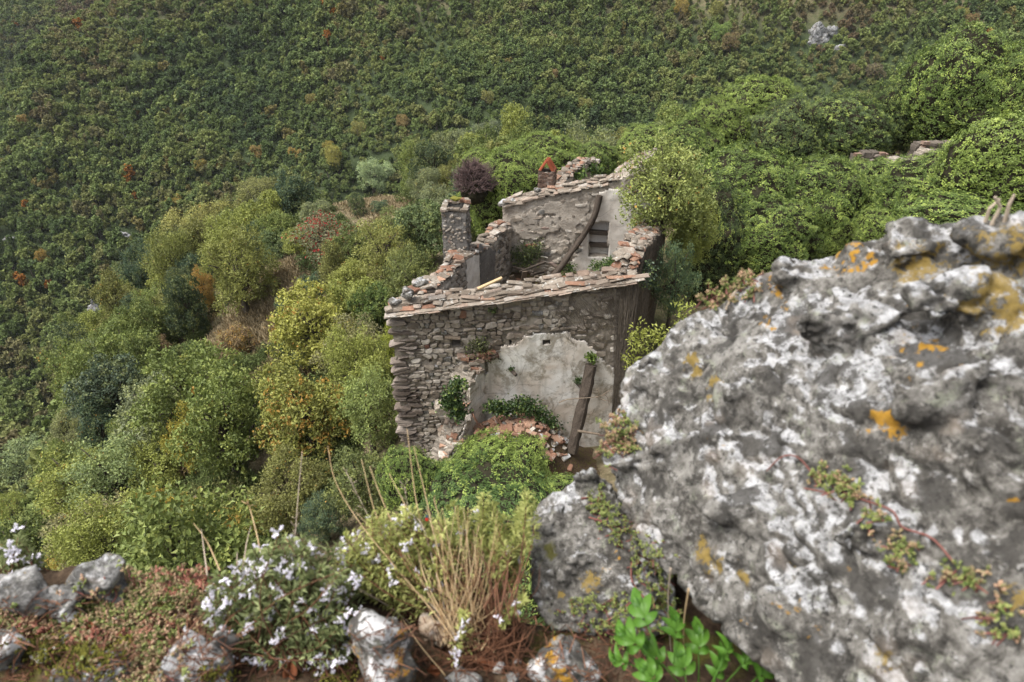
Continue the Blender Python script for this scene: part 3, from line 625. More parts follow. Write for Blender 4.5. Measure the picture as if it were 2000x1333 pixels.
# the turned trees that stand out of the wood, each at its own place
TURNED = [(345, 408, 14, (0.34, 0.19, 0.03), 'bright orange-yellow tree in the wood above the olive spur trees'), (396, 338, 12, (0.30, 0.18, 0.035), 'orange-yellow tree in the wood, upper one of two near the spur'),
 (505, 310, 13, (0.26, 0.13, 0.04), 'rust orange tree in the wood above the spur skyline'), (570, 308, 9, (0.33, 0.17, 0.04), 'small orange tree in the wood, left of a pair'),
 (590, 311, 9, (0.33, 0.18, 0.05), 'small orange tree in the wood, right of a pair'), (660, 330, 20, (0.24, 0.18, 0.035), 'wide golden tree in the wood left of the feathery pine'),
 (645, 298, 12, (0.26, 0.17, 0.03), 'golden tree in the wood above the wide golden one'), (484, 17, 11, (0.24, 0.22, 0.05), 'pale yellow tree high on the far slope'),
 (466, 12, 9, (0.22, 0.10, 0.06), 'dull red tree beside the pale yellow one high on the slope'), (272, 226, 7, (0.32, 0.13, 0.04), 'orange speck of a tree on the middle of the far slope'),
 (48, 243, 9, (0.30, 0.15, 0.05), 'orange tree near the left edge of the far slope'), (88, 513, 12, (0.32, 0.16, 0.03), 'orange tree in the wood low on the left'),
 (1328, 32, 13, (0.30, 0.17, 0.04), 'orange-yellow tree on the upper right slope'), (1400, 40, 15, (0.22, 0.18, 0.05), 'dull gold tree on the upper right slope'),
 (1776, 4, 13, (0.36, 0.15, 0.03), 'orange tree at the top edge on the right'), (1713, 10, 10, (0.27, 0.18, 0.04), 'yellow tree at the top edge left of the orange one'),
 (1405, 84, 18, (0.13, 0.18, 0.04), 'light green tree standing out on the right slope'), (1424, 102, 16, (0.17, 0.09, 0.05), 'rust brown tree below the light green one'),
 (1873, 40, 12, (0.24, 0.17, 0.04), 'pale gold tree high above the tallest ivy dome'), (1895, 52, 12, (0.22, 0.10, 0.05), 'rusty tree high above the tallest ivy dome'),
 (1705, 158, 16, (0.13, 0.075, 0.06), 'purplish brown tree right of the ivy domes'), (790, 250, 12, (0.26, 0.14, 0.06), 'salmon tree in the wood above the brown patch'),
 (700, 270, 14, (0.22, 0.17, 0.05), 'yellowish tree in the wood above the feathery pine'), (610, 205, 10, (0.24, 0.16, 0.05), 'yellow-brown tree midway up the far slope'),
 (1080, 155, 9, (0.25, 0.12, 0.06), 'salmon tree midway above the brick chimney'), (1140, 225, 14, (0.22, 0.18, 0.05), 'pale yellow tree above the ivy behind the brick chimney'),
 (950, 205, 12, (0.20, 0.16, 0.05), 'ochre tree midway above the open topped chimney'), (300, 640, 0, (0, 0, 0), '')]
for px, py, w_, col, lab in TURNED:
    if not w_: continue
    rad0 = 2.2; p, s = ground_hit(px, py, lambda t: 1.6, 84)
    m = FARM[hash((px, py)) % 2]; rad = max(w_ * s / F * 1.05, 1.2)
    t = empty('autumn_tree', (p.x, p.y, p.z - 0.6), lab, 'tree', None, (0, 0, px * 0.1)); t.scale = (rad, rad, rad)
    cm, tm = KIND['bush'][px % 2]; link('crown', cm, t, color=(col[0] * .62 + .03, col[1] * .72 + .035, col[2] * .8 + .012, 0.0)); link('trunk', tm, t)
# the mass of the wood, beyond counting
# stand-alone trees of each kind in the wood lend their shape to the mass
kinds = []
for k, me in enumerate(FARM):
    i = rest[np.argmax((pick[rest] == k) & inview[rest])]
    o = link('wood_tree', me, None, (fx[i], fy[i], fz[i]), (0, 0, rot_[i]), (sc_[i],) * 3)
    tag(o, 'small tree crown in the dense wood covering the far mountainside', 'tree', 'trees of the wood on the mountainside'); kinds.append(o)
scatter('far_forest', np.stack([fx[rest], fy[rest], fz[rest]], 1), sc_[rest], rot_[rest], pick[rest], kinds, 'dense mixed green and autumn wood covering the far mountainside', 'forest')
print('far wood', len(rest), time.time() - T0)
# ------------------------------------------------------------------ crags showing through the wood
def rock_mesh(name, chunks, voxel, mat, amp=0.03, freq=4.0, crease=0.03, pits=0.0, seed=0, smooth_=True, strat=None):
    """union of convex chunks, remeshed and weathered"""
    vv, ff, n = [], [], 0
    for ch in chunks:
        v, f = hull(ch); vv += [tuple(q) for q in v]; ff += [tuple(i + n for i in q) for q in f]; n += len(v)
    me = bpy.data.meshes.new('tmp'); me.from_pydata(vv, [], ff); o = bpy.data.objects.new('tmp', me); COL.objects.link(o)
    md = o.modifiers.new('r', 'REMESH'); md.mode = 'VOXEL'; md.voxel_size = voxel
    dg = bpy.context.evaluated_depsgraph_get(); m2 = bpy.data.meshes.new_from_object(o.evaluated_get(dg))
    bpy.data.objects.remove(o); bpy.data.meshes.remove(me)
    nv = len(m2.vertices); co = np.empty(nv * 3); m2.vertices.foreach_get('co', co); co = co.reshape(-1, 3)
    ed = np.empty(len(m2.edges) * 2, int); m2.edges.foreach_get('vertices', ed); ed = ed.reshape(-1, 2)
    for _ in range(3):                                      # soften the remeshed steps
        acc = np.zeros_like(co); cnt = np.zeros(nv)
        for a, b in ((0, 1), (1, 0)): np.add.at(acc, ed[:, a], co[ed[:, b]]); np.add.at(cnt, ed[:, a], 1)
        co = co * 0.4 + 0.6 * acc / np.maximum(cnt, 1)[:, None]
    m2.vertices.foreach_set('co', co.ravel()); m2.update()
    nr = np.empty(nv * 3); m2.vertices.foreach_get('normal', nr); nr = nr.reshape(-1, 3)
    q = co * freq
    if strat is not None: q = q + 0 * q; q = q * np.array(strat)
    d = amp * fbm(q, 5, 0.55, seed)
    if crease: cn = fbm(q * 1.4 + 5, 3, 0.5, seed + 3); d -= crease * np.exp(-(cn / 0.10) ** 2)
    if pits: f1, f2 = worley(q * 2.2, seed + 1); d -= pits * np.exp(-(f1 / 0.22) ** 2); d += pits * 0.7 * (f2 - f1)
    d += amp * 0.22 * fbm(q * 7, 3, 0.6, seed + 6)
    co = co + nr * d[:, None]; m2.vertices.foreach_set('co', co.ravel())
    m2.materials.clear(); m2.materials.append(mat); m2.name = name
    m2.polygons.foreach_set('use_smooth', np.full(len(m2.polygons), smooth_)); m2.update(); return m2
def recenter(me, c):
    me.transform(Matrix.Translation(-Vector(c)))
def lump(c, r, seed, n=16, sq=(1, 1, 1)):
    rs_ = np.random.RandomState(seed); d = unit(rs_.normal(size=(n, 3))) * rs_.uniform(0.8, 1.1, (n, 1))
    return [Vector(c) + Vector((q[0] * r * sq[0], q[1] * r * sq[1], q[2] * r * sq[2])) for q in d]
CRL = ['pale grey crag showing through the wood on the upper right slope', 'thin pale ledge of rock above left of the upper right crag', 'low grey rock right of the upper right crag',
       'pale rock face at the left edge of the wood', 'grey rock ledge in the wood left of the olive spur trees', 'tall narrow pale rock pillar on the flank of the spur at left', 'tiny pale rock high on the middle of the far slope']
for i, (a, b, c, d) in enumerate(CRAGS):
    p, s = ground_hit(a, b, lambda t: 0.0, 30 if i == 5 else 84); rx, rz = c * s / F * 0.8, d * s / F * 1.0; rr = max(rx, rz)
    if i == 5: p, s = ground_hit(a, b + 40, lambda t: 0, 30); rx, rz = 14 * s / F * .7, 46 * s / F * 0.9; p.z += rz * 0.5; rr = rz
    ch = [lump(p + Vector((0, 0.0, 0)), 1, i * 5 + 1, 18, (rx * 0.75, rx * .5, rz))] + [lump(p + Vector((random.Random(i * 9 + k).uniform(-.7, .7) * rx, -0.1 * rx, random.Random(i * 7 + k).uniform(-.6, .5) * rz)), rr * .34, i * 5 + k + 2, 14, (1.1, .8, 1.1)) for k in range(6)]
    me = rock_mesh('rock_outcrop', ch, rr / 16, M['crag'], rr * 0.10, 2.2 / rr, rr * 0.10, rr * .05, i); recenter(me, p)
    tag(link('rock_outcrop', me, None, p), CRL[i], 'rock')
# ------------------------------------------------------------------ ivy domes and creeper
def ivy_mesh(seed, n_ros=3400, per=7, leaf=0.052, bump=0.2, zmin=-0.75):
    rs = np.random.RandomState(seed); d = unit(rs.normal(size=(n_ros * 2, 3))); d = d[d[:, 2] > zmin][:n_ros]; n_ros = len(d)
    r = 1 + bump * fbm(d * 2.2, 3, 0.55, seed) + 0.13 * fbm(d * 6, 2, 0.5, seed + 1) + rs.normal(size=n_ros) * 0.022
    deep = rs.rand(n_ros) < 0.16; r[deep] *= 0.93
    c = d * r[:, None]; cl = np.clip(0.5 + 0.4 * fbm(d * 3.2, 3, 0.6, seed + 4) + rs.normal(size=n_ros) * 0.28, 0, 1); cl[deep] *= 0.4  # set-back rosettes get darker leaves, shade of the gaps put into the colour
    t = rs.normal(size=(n_ros, 3)); t = unit(t - d * (t * d).sum(1)[:, None]); b = np.cross(d, t)
    ri = np.repeat(np.arange(n_ros), per); ang = np.tile(np.arange(per) * 2 * math.pi / per, n_ros) + rs.uniform(-.35, .35, len(ri))
    out = t[ri] * np.cos(ang)[:, None] + b[ri] * np.sin(ang)[:, None]
    up = d[ri] * rs.uniform(-0.15, 0.75, (len(ri), 1)); dirn = unit(out + up - np.array((0, 0, 0.45))); L = leaf * rs.uniform(0.6, 1.3, len(ri))
    cc = c[ri] + dirn * L[:, None] * 0.55 + rs.normal(size=(len(ri), 3)) * 0.012; nn = unit(d[ri] * 0.9 + np.array((0, 0, 0.5)) + rs.normal(size=(len(ri), 3)) * 0.35)
    v, f = leaves(cc, dirn, nn, L, L * 0.5, 0.18, 0.2)
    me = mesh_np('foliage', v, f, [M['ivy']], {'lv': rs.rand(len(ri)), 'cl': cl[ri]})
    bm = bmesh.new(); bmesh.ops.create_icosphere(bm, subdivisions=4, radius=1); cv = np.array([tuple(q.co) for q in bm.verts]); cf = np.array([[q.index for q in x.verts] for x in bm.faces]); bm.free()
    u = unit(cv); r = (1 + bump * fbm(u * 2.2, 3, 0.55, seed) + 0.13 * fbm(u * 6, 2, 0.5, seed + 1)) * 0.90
    return me, mesh_np('stems', u * r[:, None], cf, [M['core']], None, True)  # solid dark hull added under the foliage to block light, not modelled stems
IVY = [ivy_mesh(200 + i) for i in range(4)]; IVYF = [ivy_mesh(220 + i, 6500, 7, 0.036, 0.24) for i in range(4)]
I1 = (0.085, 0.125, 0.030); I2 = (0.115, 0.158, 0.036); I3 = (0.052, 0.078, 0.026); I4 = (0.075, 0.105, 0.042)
def mound(px, py, w_, h_, Y, col, label, fine=False, au=0.0, name='ivy_mound', yr=0.9, cat='ivy', rz=0.0):
    """a dome whose middle is seen at the pixel, w_ x h_ pixels across, yr = its depth against its width"""
    p = PY(px, py, Y); s = proj(p)[2]; rx = w_ / 2 * s / F * .97; rzz = h_ / 2 * s / F * 1.03
    n = _used.get('ivy', 0); _used['ivy'] = n + 1; fm, cm = (IVYF if fine else IVY)[n % (3 if fine else 4)]
    t = empty(name, (p.x, p.y, p.z - rzz * 0.6), label, cat, None, (0, 0, rz))
    for nm, me in (('foliage', fm), ('stems', cm)):  # second piece is the added light-blocking hull
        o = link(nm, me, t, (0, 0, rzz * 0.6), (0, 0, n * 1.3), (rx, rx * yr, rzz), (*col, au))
    return t
mound(1000, 385, 190, 170, 31.5, I2, 'round bright ivy dome left of the brick chimney', True, rz=.2)
mound(1055, 318, 170, 90, 37, I2, 'long bright ivy dome behind the brick chimney', True)
mound(935, 318, 70, 50, 41, I2, 'low bright ivy dome behind the bare purple bush', True)
mound(990, 320, 70, 60, 38, I4, 'dull ivy dome between the bare purple bush and the long dome', True)
mound(1165, 312, 90, 60, 38.5, I1, 'small ivy dome behind the ruined rear walls', True)
mound(1115, 295, 60, 36, 40, I2, 'smallest ivy dome on the skyline behind the brick chimney', True)
mound(1275, 290, 150, 80, 40, I2, 'broad yellow-green ivy dome behind the tree on the house wall', True)
mound(1345, 300, 130, 110, 37, I1, 'ivy dome right of the broad yellow-green one', True)
mound(1480, 222, 185, 122, 44, I2, 'smooth pale ivy dome on the skyline right of the house', True)
mound(1398, 262, 136, 124, 41, I2, 'greyish ivy dome left of the smooth skyline dome', True)
mound(1530, 275, 150, 140, 39, I4, 'yellow-flecked ivy dome under the smooth skyline dome', True, au=.03)
mound(1640, 260, 200, 130, 40, I3, 'dark ivy bank between skyline dome and tallest dome', True)
mound(1735, 235, 120, 140, 41, I3, 'dark upright ivy mass beside the tallest dome', True)
mound(1868, 192, 235, 215, 40, I1, 'tallest ivy dome, dark sided, at upper right', True, rz=.3)
mound(1990, 205, 200, 205, 38, I1, 'dark ivy dome cut by the right edge of the picture', True)
mound(1450, 400, 260, 200, 32.5, I1, 'great dark-sided ivy mass right of the house', True)
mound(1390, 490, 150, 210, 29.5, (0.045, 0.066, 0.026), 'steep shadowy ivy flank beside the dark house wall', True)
mound(1500, 470, 210, 160, 29.5, I1, 'lower bulge of the great ivy mass above the boulder', True)
mound(1590, 400, 210, 170, 32, I1, 'ivy swell between the great mass and the rubble path', True)
mound(1610, 470, 110, 120, 30, I2, 'yellow-green creeper left of the rubble path', True)
mound(1700, 385, 190, 130, 33, I1, 'ivy swell behind the rubble path', True)
mound(1735, 450, 120, 90, 28, I2, 'yellow-green creeper right of the rubble path')
mound(1830, 380, 230, 130, 29, I1, 'broad leafy ivy swell behind the boulder top', True)
mound(1960, 330, 220, 190, 27, I2, 'large-leaved bright ivy swell at the right edge', rz=.4)
mound(1880, 440, 240, 110, 25, I1, 'deep green ivy showing just over the boulder top')
mound(945, 972, 370, 150, 14.9, I2, 'wide bright ivy canopy in front of the ruined room', True, .01, yr=0.62)
mound(800, 940, 140, 130, 14.9, I1, 'ivy shoulder left of the wide canopy', yr=.8)
mound(1095, 985, 140, 100, 14.2, I1, 'ivy shoulder right of the wide canopy', False, .04, yr=.8)
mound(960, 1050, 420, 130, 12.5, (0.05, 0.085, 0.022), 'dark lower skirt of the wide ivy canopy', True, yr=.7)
# tree growing against the right wall, and its neighbours
def tree_at(px, py, w_, h_, Y, kd, col, au, label, hz=None, name='tree', cat='tree'):
    p = PY(px, py, Y); s = proj(p)[2]; rad = w_ / 2 * s / F / 0.98; hz = hz or h_ / w_
    return place_tree((p.x, p.y, p.z - HC * rad * hz), rad, kd, col, au, label, hz, None, name, cat)
tree_at(1303, 366, 222, 205, 25.5, 'airy', (0.118, 0.138, 0.042), .05, 'yellow-green tree growing over the right end of the back wall')
tree_at(1352, 455, 100, 140, 26.0, 'maple', (0.15, 0.17, 0.042), .03, 'lower yellowish limb-crown right of the tree on the back wall')
tree_at(1318, 545, 90, 170, 23.5, 'airy', (0.055, 0.085, 0.045), .0, 'bluish leafy shrub against the stem covered side wall', name='bush', cat='bush')
def spray(px_list, Y, n, leaf, col, label):
    rs_ = np.random.RandomState(n); c = np.array([tuple(PY(x, y, Y)) for x, y in px_list]); ci = rs_.randint(len(c), size=n); q = c[ci] + rs_.normal(size=(n, 3)) * .16
    nn = unit(rs_.normal(size=(n, 3)) * .6 + np.array((0, -.5, .9))); d = unit(rs_.normal(size=(n, 3)) + np.array((.3, 0, -.2))); L = leaf * rs_.uniform(.6, 1.3, n); v, f = leaves(q, d, nn, L, L * .42); b = Vector(c.mean(0)) - Vector((0, 0, .8))
    t = empty('bush', b, label, 'bush'); link('leaves', mesh_np('leaves', v - np.array(b), f, [M['leaf']], {'lv': rs_.rand(n), 'cl': rs_.rand(n)}), t, color=(*col, 0)); mb = MB()
    for p in c: v, f = tube(curve_pts([(0, 0, -.6), (Vector(p) - b) * .5, Vector(p) - b], 6), [.02, .018, .015, .012, .009, .006], 4); mb.add(v, f)
    link('stems', mb.mesh('stems', [M['bark']]), t)
spray([(1240, 665), (1250, 652), (1265, 650), (1280, 662), (1262, 675), (1290, 655), (1245, 690), (1232, 705)], 17.2, 420, .15, (.15, .165, .035), 'small lime yellow shrub at the right corner of the front wall')
spray([(1330, 628), (1342, 612), (1335, 600), (1325, 640)], 16.4, 160, .14, (.14, .16, .035), 'lime yellow shrub peeping over the boulder')
# bare purple-brown bush
def bare_bush(px, py, w_, h_, Y, label):
    p = PY(px, py, Y); s = proj(p)[2]; rx = w_ / 2 * s / F; rs = random.Random(8); mb = MB()
    for k in range(520):
        a = rs.uniform(0, 6.283); e = rs.uniform(0.05, 1.5); d = Vector((math.cos(a) * math.cos(e), math.sin(a) * math.cos(e), math.sin(e))); q = d * rx * rs.uniform(.8, 1.05); q.z = q.z * h_ / w_ * 1.5
        m = q * 0.55 + Vector((rs.uniform(-.2, .2), rs.uniform(-.2, .2), rs.uniform(0, .25)))
        v, f = tube([q * rs.uniform(.2, .5), m, q], [0.03, 0.022, 0.008], 3); mb.add(v, f)
        for _ in range(2):
            e2 = q + Vector((rs.uniform(-.35, .35), rs.uniform(-.35, .35), rs.uniform(-.1, .35))); v, f = tube([m.lerp(q, .6), e2], [0.014, 0.006], 3); mb.add(v, f)
    t = empty('bare_bush', p - Vector((0, 0, rx * .35)), label, 'bush'); link('branches', mb.mesh('branches', [M['twig']]), t); link('stems', IVY[0][1], t, (0, 0, 0.05), None, (rx * .72, rx * .72, rx * h_ / w_))  # the ivy's dark solid hull is added inside the branches as well
bare_bush(925, 356, 84, 70, 29.5, 'leafless purple-brown bush left of the round ivy dome')
# dry grass on the bare places of the spur
def dry_grass(name, spots, n, hgt, label, mat='drygrass'):
    rs = np.random.RandomState(len(name)); pts = []
    for px, py, c in spots:
        p, s = ground_hit(px, py, lambda t: 0.0); r = c * s / F
        q = rs.normal(size=(n, 2)) * r * np.array((.6, 1.0)); x, y = p.x + q[:, 0], p.y + q[:, 1]; pts.append(np.stack([x, y, terrain(x, y)], 1))
    b = np.concatenate(pts); m = len(b); lean = rs.normal(size=(m, 3)) * 0.5; lean[:, 2] = 1; lean = unit(lean); h = hgt * rs.uniform(.4, 1.2, m)
    side = unit(np.cross(lean, rs.normal(size=(m, 3)))) * 0.045; top = b + lean * h[:, None]
    v = np.stack([b - side, b + side, top + side * .2, top - side * .2], 1).reshape(-1, 3)
    tag(link(name, mesh_np(name, v, np.arange(4 * m).reshape(m, 4), [M[mat]])), label, 'grass', kind='stuff')
dry_grass('dry_grass', BARE[:3] + BARE[7:], 4200, .5, 'straw coloured dry grass on the steep open slope')
dry_grass('dry_grass', BARE[3:7], 1800, .32, 'thin dry grass on the bare stony knoll')
# scree on the knoll
print('ivy', time.time() - T0)
# ------------------------------------------------------------------ the roofless stone house
hr = random.Random(42)
A_, B_, D_, G_ = (np.array(q, float) for q in ((-3.93, 19.0), (3.9, 19.5), (-0.69, 27.0), (6.2, 26.0)))
class Face:
    """a vertical plane: t along it, z up, o out of it"""
    def __init__(s, p0, p1, off=0.0, flip=False):
        s.u = (p1 - p0) / np.linalg.norm(p1 - p0); s.n = np.array((s.u[1], -s.u[0])) * (-1 if flip else 1); s.p = p0 + s.n * off; s.L = float(np.linalg.norm(p1 - p0))
    def px(s, x, y):
        r = ray(x, y); d = s.p @ s.n / (r.x * s.n[0] + r.y * s.n[1]); q = r * d
        return float((np.array((q.x, q.y)) - s.p) @ s.u), q.z
    def P(s, t, z, o=0.0):
        q = s.p + s.u * t + s.n * o; return Vector((q[0], q[1], z))
    def mat(s, t, z, o, size, rot=0.0, tilt=0.0, yaw=0.0):
        m = Matrix(((s.u[0], -s.n[0], 0), (s.u[1], -s.n[1], 0), (0, 0, 1))).to_4x4()
        return Matrix.Translation(s.P(t, z, o)) @ m @ Euler((tilt, rot, yaw)).to_matrix().to_4x4() @ Matrix.Diagonal((*size, 1))
def profile(face, pts):
    q = sorted(face.px(*p) for p in pts); return [a for a, b in q], [b for a, b in q]
def slab(face, t0, t1, z0, z1, cell, mask, thick, rough=0.03, seed=0):
    nt_, nz_ = max(2, int((t1 - t0) / cell)), max(2, int((z1 - z0) / cell)); tt = np.linspace(t0, t1, nt_ + 1); zz = np.linspace(z0, z1, nz_ + 1)
    T, Z = np.meshgrid(tt, zz); tc, zc = np.meshgrid((tt[1:] + tt[:-1]) / 2, (zz[1:] + zz[:-1]) / 2); mk = mask(tc, zc)
    P3 = np.stack([T.ravel() * 1.9, Z.ravel() * 1.9, np.full(T.size, seed * 3.1)], 1); j = fbm(P3 * 1.3, 3, .6, seed) * rough; j2 = fbm(P3 * 2.3, 2, .6, seed + 2) * cell * 0.45
    idx = np.arange(T.size).reshape(T.shape); n = T.size
    fr = face.p[None] + face.u[None] * (T.ravel() + j2)[:, None] + face.n[None] * j[:, None]; bk = face.p[None] + face.u[None] * (T.ravel() + j2)[:, None] - face.n[None] * (thick + j)[:, None]
    zj = Z.ravel() + np.roll(j2, 7); v = np.concatenate([np.column_stack([fr, zj]), np.column_stack([bk, zj])]); f = []
    for a in range(nz_):
        for b in range(nt_):
            if not mk[a, b]: continue
            q = (idx[a, b], idx[a, b + 1], idx[a + 1, b + 1], idx[a + 1, b]); f.append(q); f.append(tuple(i + n for i in q[::-1]))
            for (da, db), (i, k) in (((-1, 0), (q[0], q[1])), ((0, 1), (q[1], q[2])), ((1, 0), (q[2], q[3])), ((0, -1), (q[3], q[0]))):
                a2, b2 = a + da, b + db
                if not (0 <= a2 < nz_ and 0 <= b2 < nt_ and mk[a2, b2]): f.append((k, i, i + n, k + n))
    used = np.unique(np.array(f)); re = np.full(2 * n, -1); re[used] = np.arange(len(used)); return v[used], re[np.array(f)]
def inpoly(T, Z, poly):
    r = np.zeros(np.shape(T), bool); n = len(poly)
    for i in range(n):
        (x0, y0), (x1, y1) = poly[i], poly[(i + 1) % n]
        c = ((y0 > Z) != (y1 > Z)) & (T < (x1 - x0) * (Z - y0) / (y1 - y0 + 1e-12) + x0); r ^= c
    return r
def block(seed, ch=0.16, jit=0.07):
    rs_ = random.Random(seed); pts = []
    for sx in (-.5, .5):
        for sy in (-.5, .5):
            for sz in (-.5, .5):
                c = Vector((sx, sy, sz)) + Vector([rs_.uniform(-jit, jit) for _ in range(3)])
                for ax_ in range(3):
                    q = c.copy(); q[ax_] -= math.copysign(ch * rs_.uniform(.5, 1.5), q[ax_]); pts.append(q)
    return hull(pts)
def block_meshes(name, mats, n, ch, jit, seed): return [[instmesh(name, *block(seed + i, ch, jit), [m], [Matrix()]) for i in range(n)] for m in mats]
ST, QU, LS = block_meshes('stone', [M['stone'], M['quoin'], M['lichen_stone']], 7, .27, .15, 1)
SL, TL = block_meshes('coping_stone', [M['slab'], M['tile']], 6, .12, .1, 40)
BK = block_meshes('brick', [M['brick']], 4, .06, .03, 60)[0]
def coppo(seed, mat):
    """a curved roof tile, long along x"""
    v = []; f = []; n = 8; rs_ = random.Random(seed)
    for (x, r) in ((-.5, .42), (0, .46), (.5, .5)):
        for k in range(n + 1):
            a = math.pi * (0.04 + .92 * k / n); v.append((x + (rs_.uniform(-.06, .06) if abs(x) > .1 else 0), math.cos(a) * r, math.sin(a) * r * .75)); v.append((x, math.cos(a) * (r - .1), math.sin(a) * (r - .1) * .75 - .02))
    m = 2 * (n + 1)
    for i in range(2):
        for k in range(n):
            a, b = i * m + 2 * k, (i + 1) * m + 2 * k; f += [(a, b, b + 2, a + 2), (a + 1, a + 3, b + 3, b + 1)]
        a, b = i * m, (i + 1) * m; f += [(a, a + 1, b + 1, b), (a + 2 * n, b + 2 * n, b + 2 * n + 1, a + 2 * n + 1)]
    for i in (0, 2):
        for k in range(n): a = i * m + 2 * k; f.append((a, a + 2, a + 3, a + 1) if i == 0 else (a, a + 1, a + 3, a + 2))
    mb = MB(); mb.add(v, f); return mb.mesh('roof_tile', [mat], True)
CO = [coppo(i, M['tile']) for i in range(3)]; COS = [coppo(i + 5, M['slab']) for i in range(3)]
def put(me, name, parent, mtx, color=None):
    o = bpy.data.objects.new(name, me); COL.objects.link(o); o.parent = parent; o.matrix_local = parent_inv(parent) @ mtx
    if color: o.color = color
    return o
def parent_inv(p):
    m = Matrix()
    while p is not None: m = Matrix.Translation(p.location) @ p.rotation_euler.to_matrix().to_4x4() @ m; p = p.parent
    return m.inverted()
HOUSE = empty('ruined_house', (0.5, 22.5, -17.2), 'roofless ruined stone house with two chimneys and broken walls', 'house')
def part(name, vf, mat, parent=HOUSE, smooth_=False):
    v, f = vf; me = mesh_np(name, v, f, [mat], None, smooth_); o = link(name, me); o.parent = parent; o.matrix_local = parent_inv(parent); return o
FF = Face(A_, B_); LF = Face(A_, D_); LI = Face(A_, D_, 0.65); BF = Face(D_, G_); RF = Face(B_, G_)
ftop = profile(FF, [(752, 612), (935, 587), (1040, 572), (1160, 555), (1243, 543)])
ltop = profile(LF, [(762, 603), (800, 566), (850, 535), (872, 503), (925, 480), (945, 455), (975, 434), (985, 405)])
btop = profile(BF, [(960, 411), (1050, 387), (1110, 374), (1180, 362), (1230, 342), (1275, 328)])
rtop = profile(RF, [(1238, 541), (1246, 514), (1264, 478), (1293, 450)])
def jag(t, a, seed): return a * n2(np.asarray(t), np.zeros_like(np.asarray(t, float)), 1.7, 3, seed)
PLPX = [(947, 700), (975, 684), (1000, 672), (1020, 656), (1062, 645), (1110, 652), (1138, 668), (1160, 690), (1190, 705), (1212, 725), (1206, 760), (1203, 800), (1190, 860), (1150, 930), (940, 930)]
PL = [FF.px(*q) for q in PLPX]
HOLES = [(893, 667, .16, .2), (840, 703, .09, .09), (996, 668, .09, .09), (1066, 666, .11, .08)]
HT = [(*FF.px(a, b), c, d) for a, b, c, d in HOLES]
def inhole(T, Z, g=0.0):
    r = np.zeros(np.shape(T), bool)
    for a, b, c, d in HT: r |= (np.abs(T - a) < c + g) & (np.abs(Z - b) < d + g)
    return r
def mfront(T, Z): return (Z < np.interp(T, *ftop) - 0.06) & ~inhole(T, Z)
zL = -18.5
fw = part('front_wall', slab(FF, 0, FF.L, zL, -9.4, .1, mfront, .68, .05, 1), M['mortar'])
lw = part('side_wall', slab(LI, 0.62, LI.L + .1, -16.5, -8.4, .13, lambda T, Z: Z < np.interp(T, *ltop) - .05 + jag(T, .12, 5), .65, .06, 2), M['mortar_in'])
NX = [BF.px(1151, 433), BF.px(1190, 433), BF.px(1187, 502), BF.px(1150, 500)]
def mback(T, Z): return (Z < np.interp(T, *btop) - .05 + jag(T, .05, 8)) & ~inpoly(T, Z, NX)
bw = part('back_wall', slab(BF, 0.3, BF.L - .1, -16.5, -8.6, .1, mback, .6, .05, 3), M['mortar_in'])
rw = part('end_wall', slab(RF, .02, RF.L, -18.2, -8.2, .16, lambda T, Z: Z < np.interp(T, *rtop) - .05 + jag(T, .15, 9), .65, .07, 4), M['mortar_dark'])
# plaster
def mpl(T, Z):
    return inpoly(T + .2 * n2(T, Z, 1.5, 5, 3), Z + .24 * n2(T, Z, 1.5, 5, 4), PL) & ~inhole(T, Z, .02) & ~((n2(T, Z, 1.2, 4, 11) > .95) & (Z > FF.px(1060, 720)[1]))
FP = Face(A_, B_, .085); part('plaster', slab(FP, 2.4, 7.6, -18.3, -11.2, .05, mpl, .06, .010, 6), M['plaster'], fw, True)
BP = Face(D_, G_, .06); PB = [BF.px(*q) for q in ((1172, 372), (1275, 372), (1280, 530), (1105, 530), (1128, 497), (1150, 440), (1163, 402))]
def mpb(T, Z): return inpoly(T + .1 * n2(T, Z, 2, 3, 13), Z + .1 * n2(T, Z, 2, 3, 14), PB) & ~inpoly(T, Z, NX)
part('plaster', slab(BP, 2.2, 6.6, -14.6, -9, .07, mpb, .04, .02, 7), M['plaster_in'], bw, True)
PB2 = [BF.px(*q) for q in ((1012, 425), (1060, 400), (1120, 385), (1150, 395), (1150, 440), (1120, 480), (1090, 450), (1050, 465), (1020, 470))]
part('plaster', slab(Face(D_, G_, .045), .6, 4.4, -14.6, -9.4, .08, lambda T, Z: inpoly(T + .25 * n2(T, Z, 1.6, 3, 15), Z + .2 * n2(T, Z, 1.6, 3, 16), PB2) & (n2(T, Z, 1.4, 4, 17) < .25), .03, .03, 8), M['plaster_in'], bw, True).data.materials[0] = M['mortar_in']
LP = Face(A_, D_, .70)
for nm, poly, mt in (('plaster', ((911, 507), (936, 489), (938, 575), (912, 575)), 'plaster_in'), ('plaster', ((938, 478), (968, 492), (965, 575), (938, 575)), 'mortar_grey')):
    q = [LP.px(*k) for k in poly]; part(nm, slab(LP, q[0][0] - .2, q[1][0] + .3, -15, -9.5, .08, lambda T, Z: inpoly(T + .06 * n2(T, Z, 2, 3, 18), Z + .06 * n2(T, Z, 2, 3, 19), q), .05, .02, 9), M[mt], lw, True)
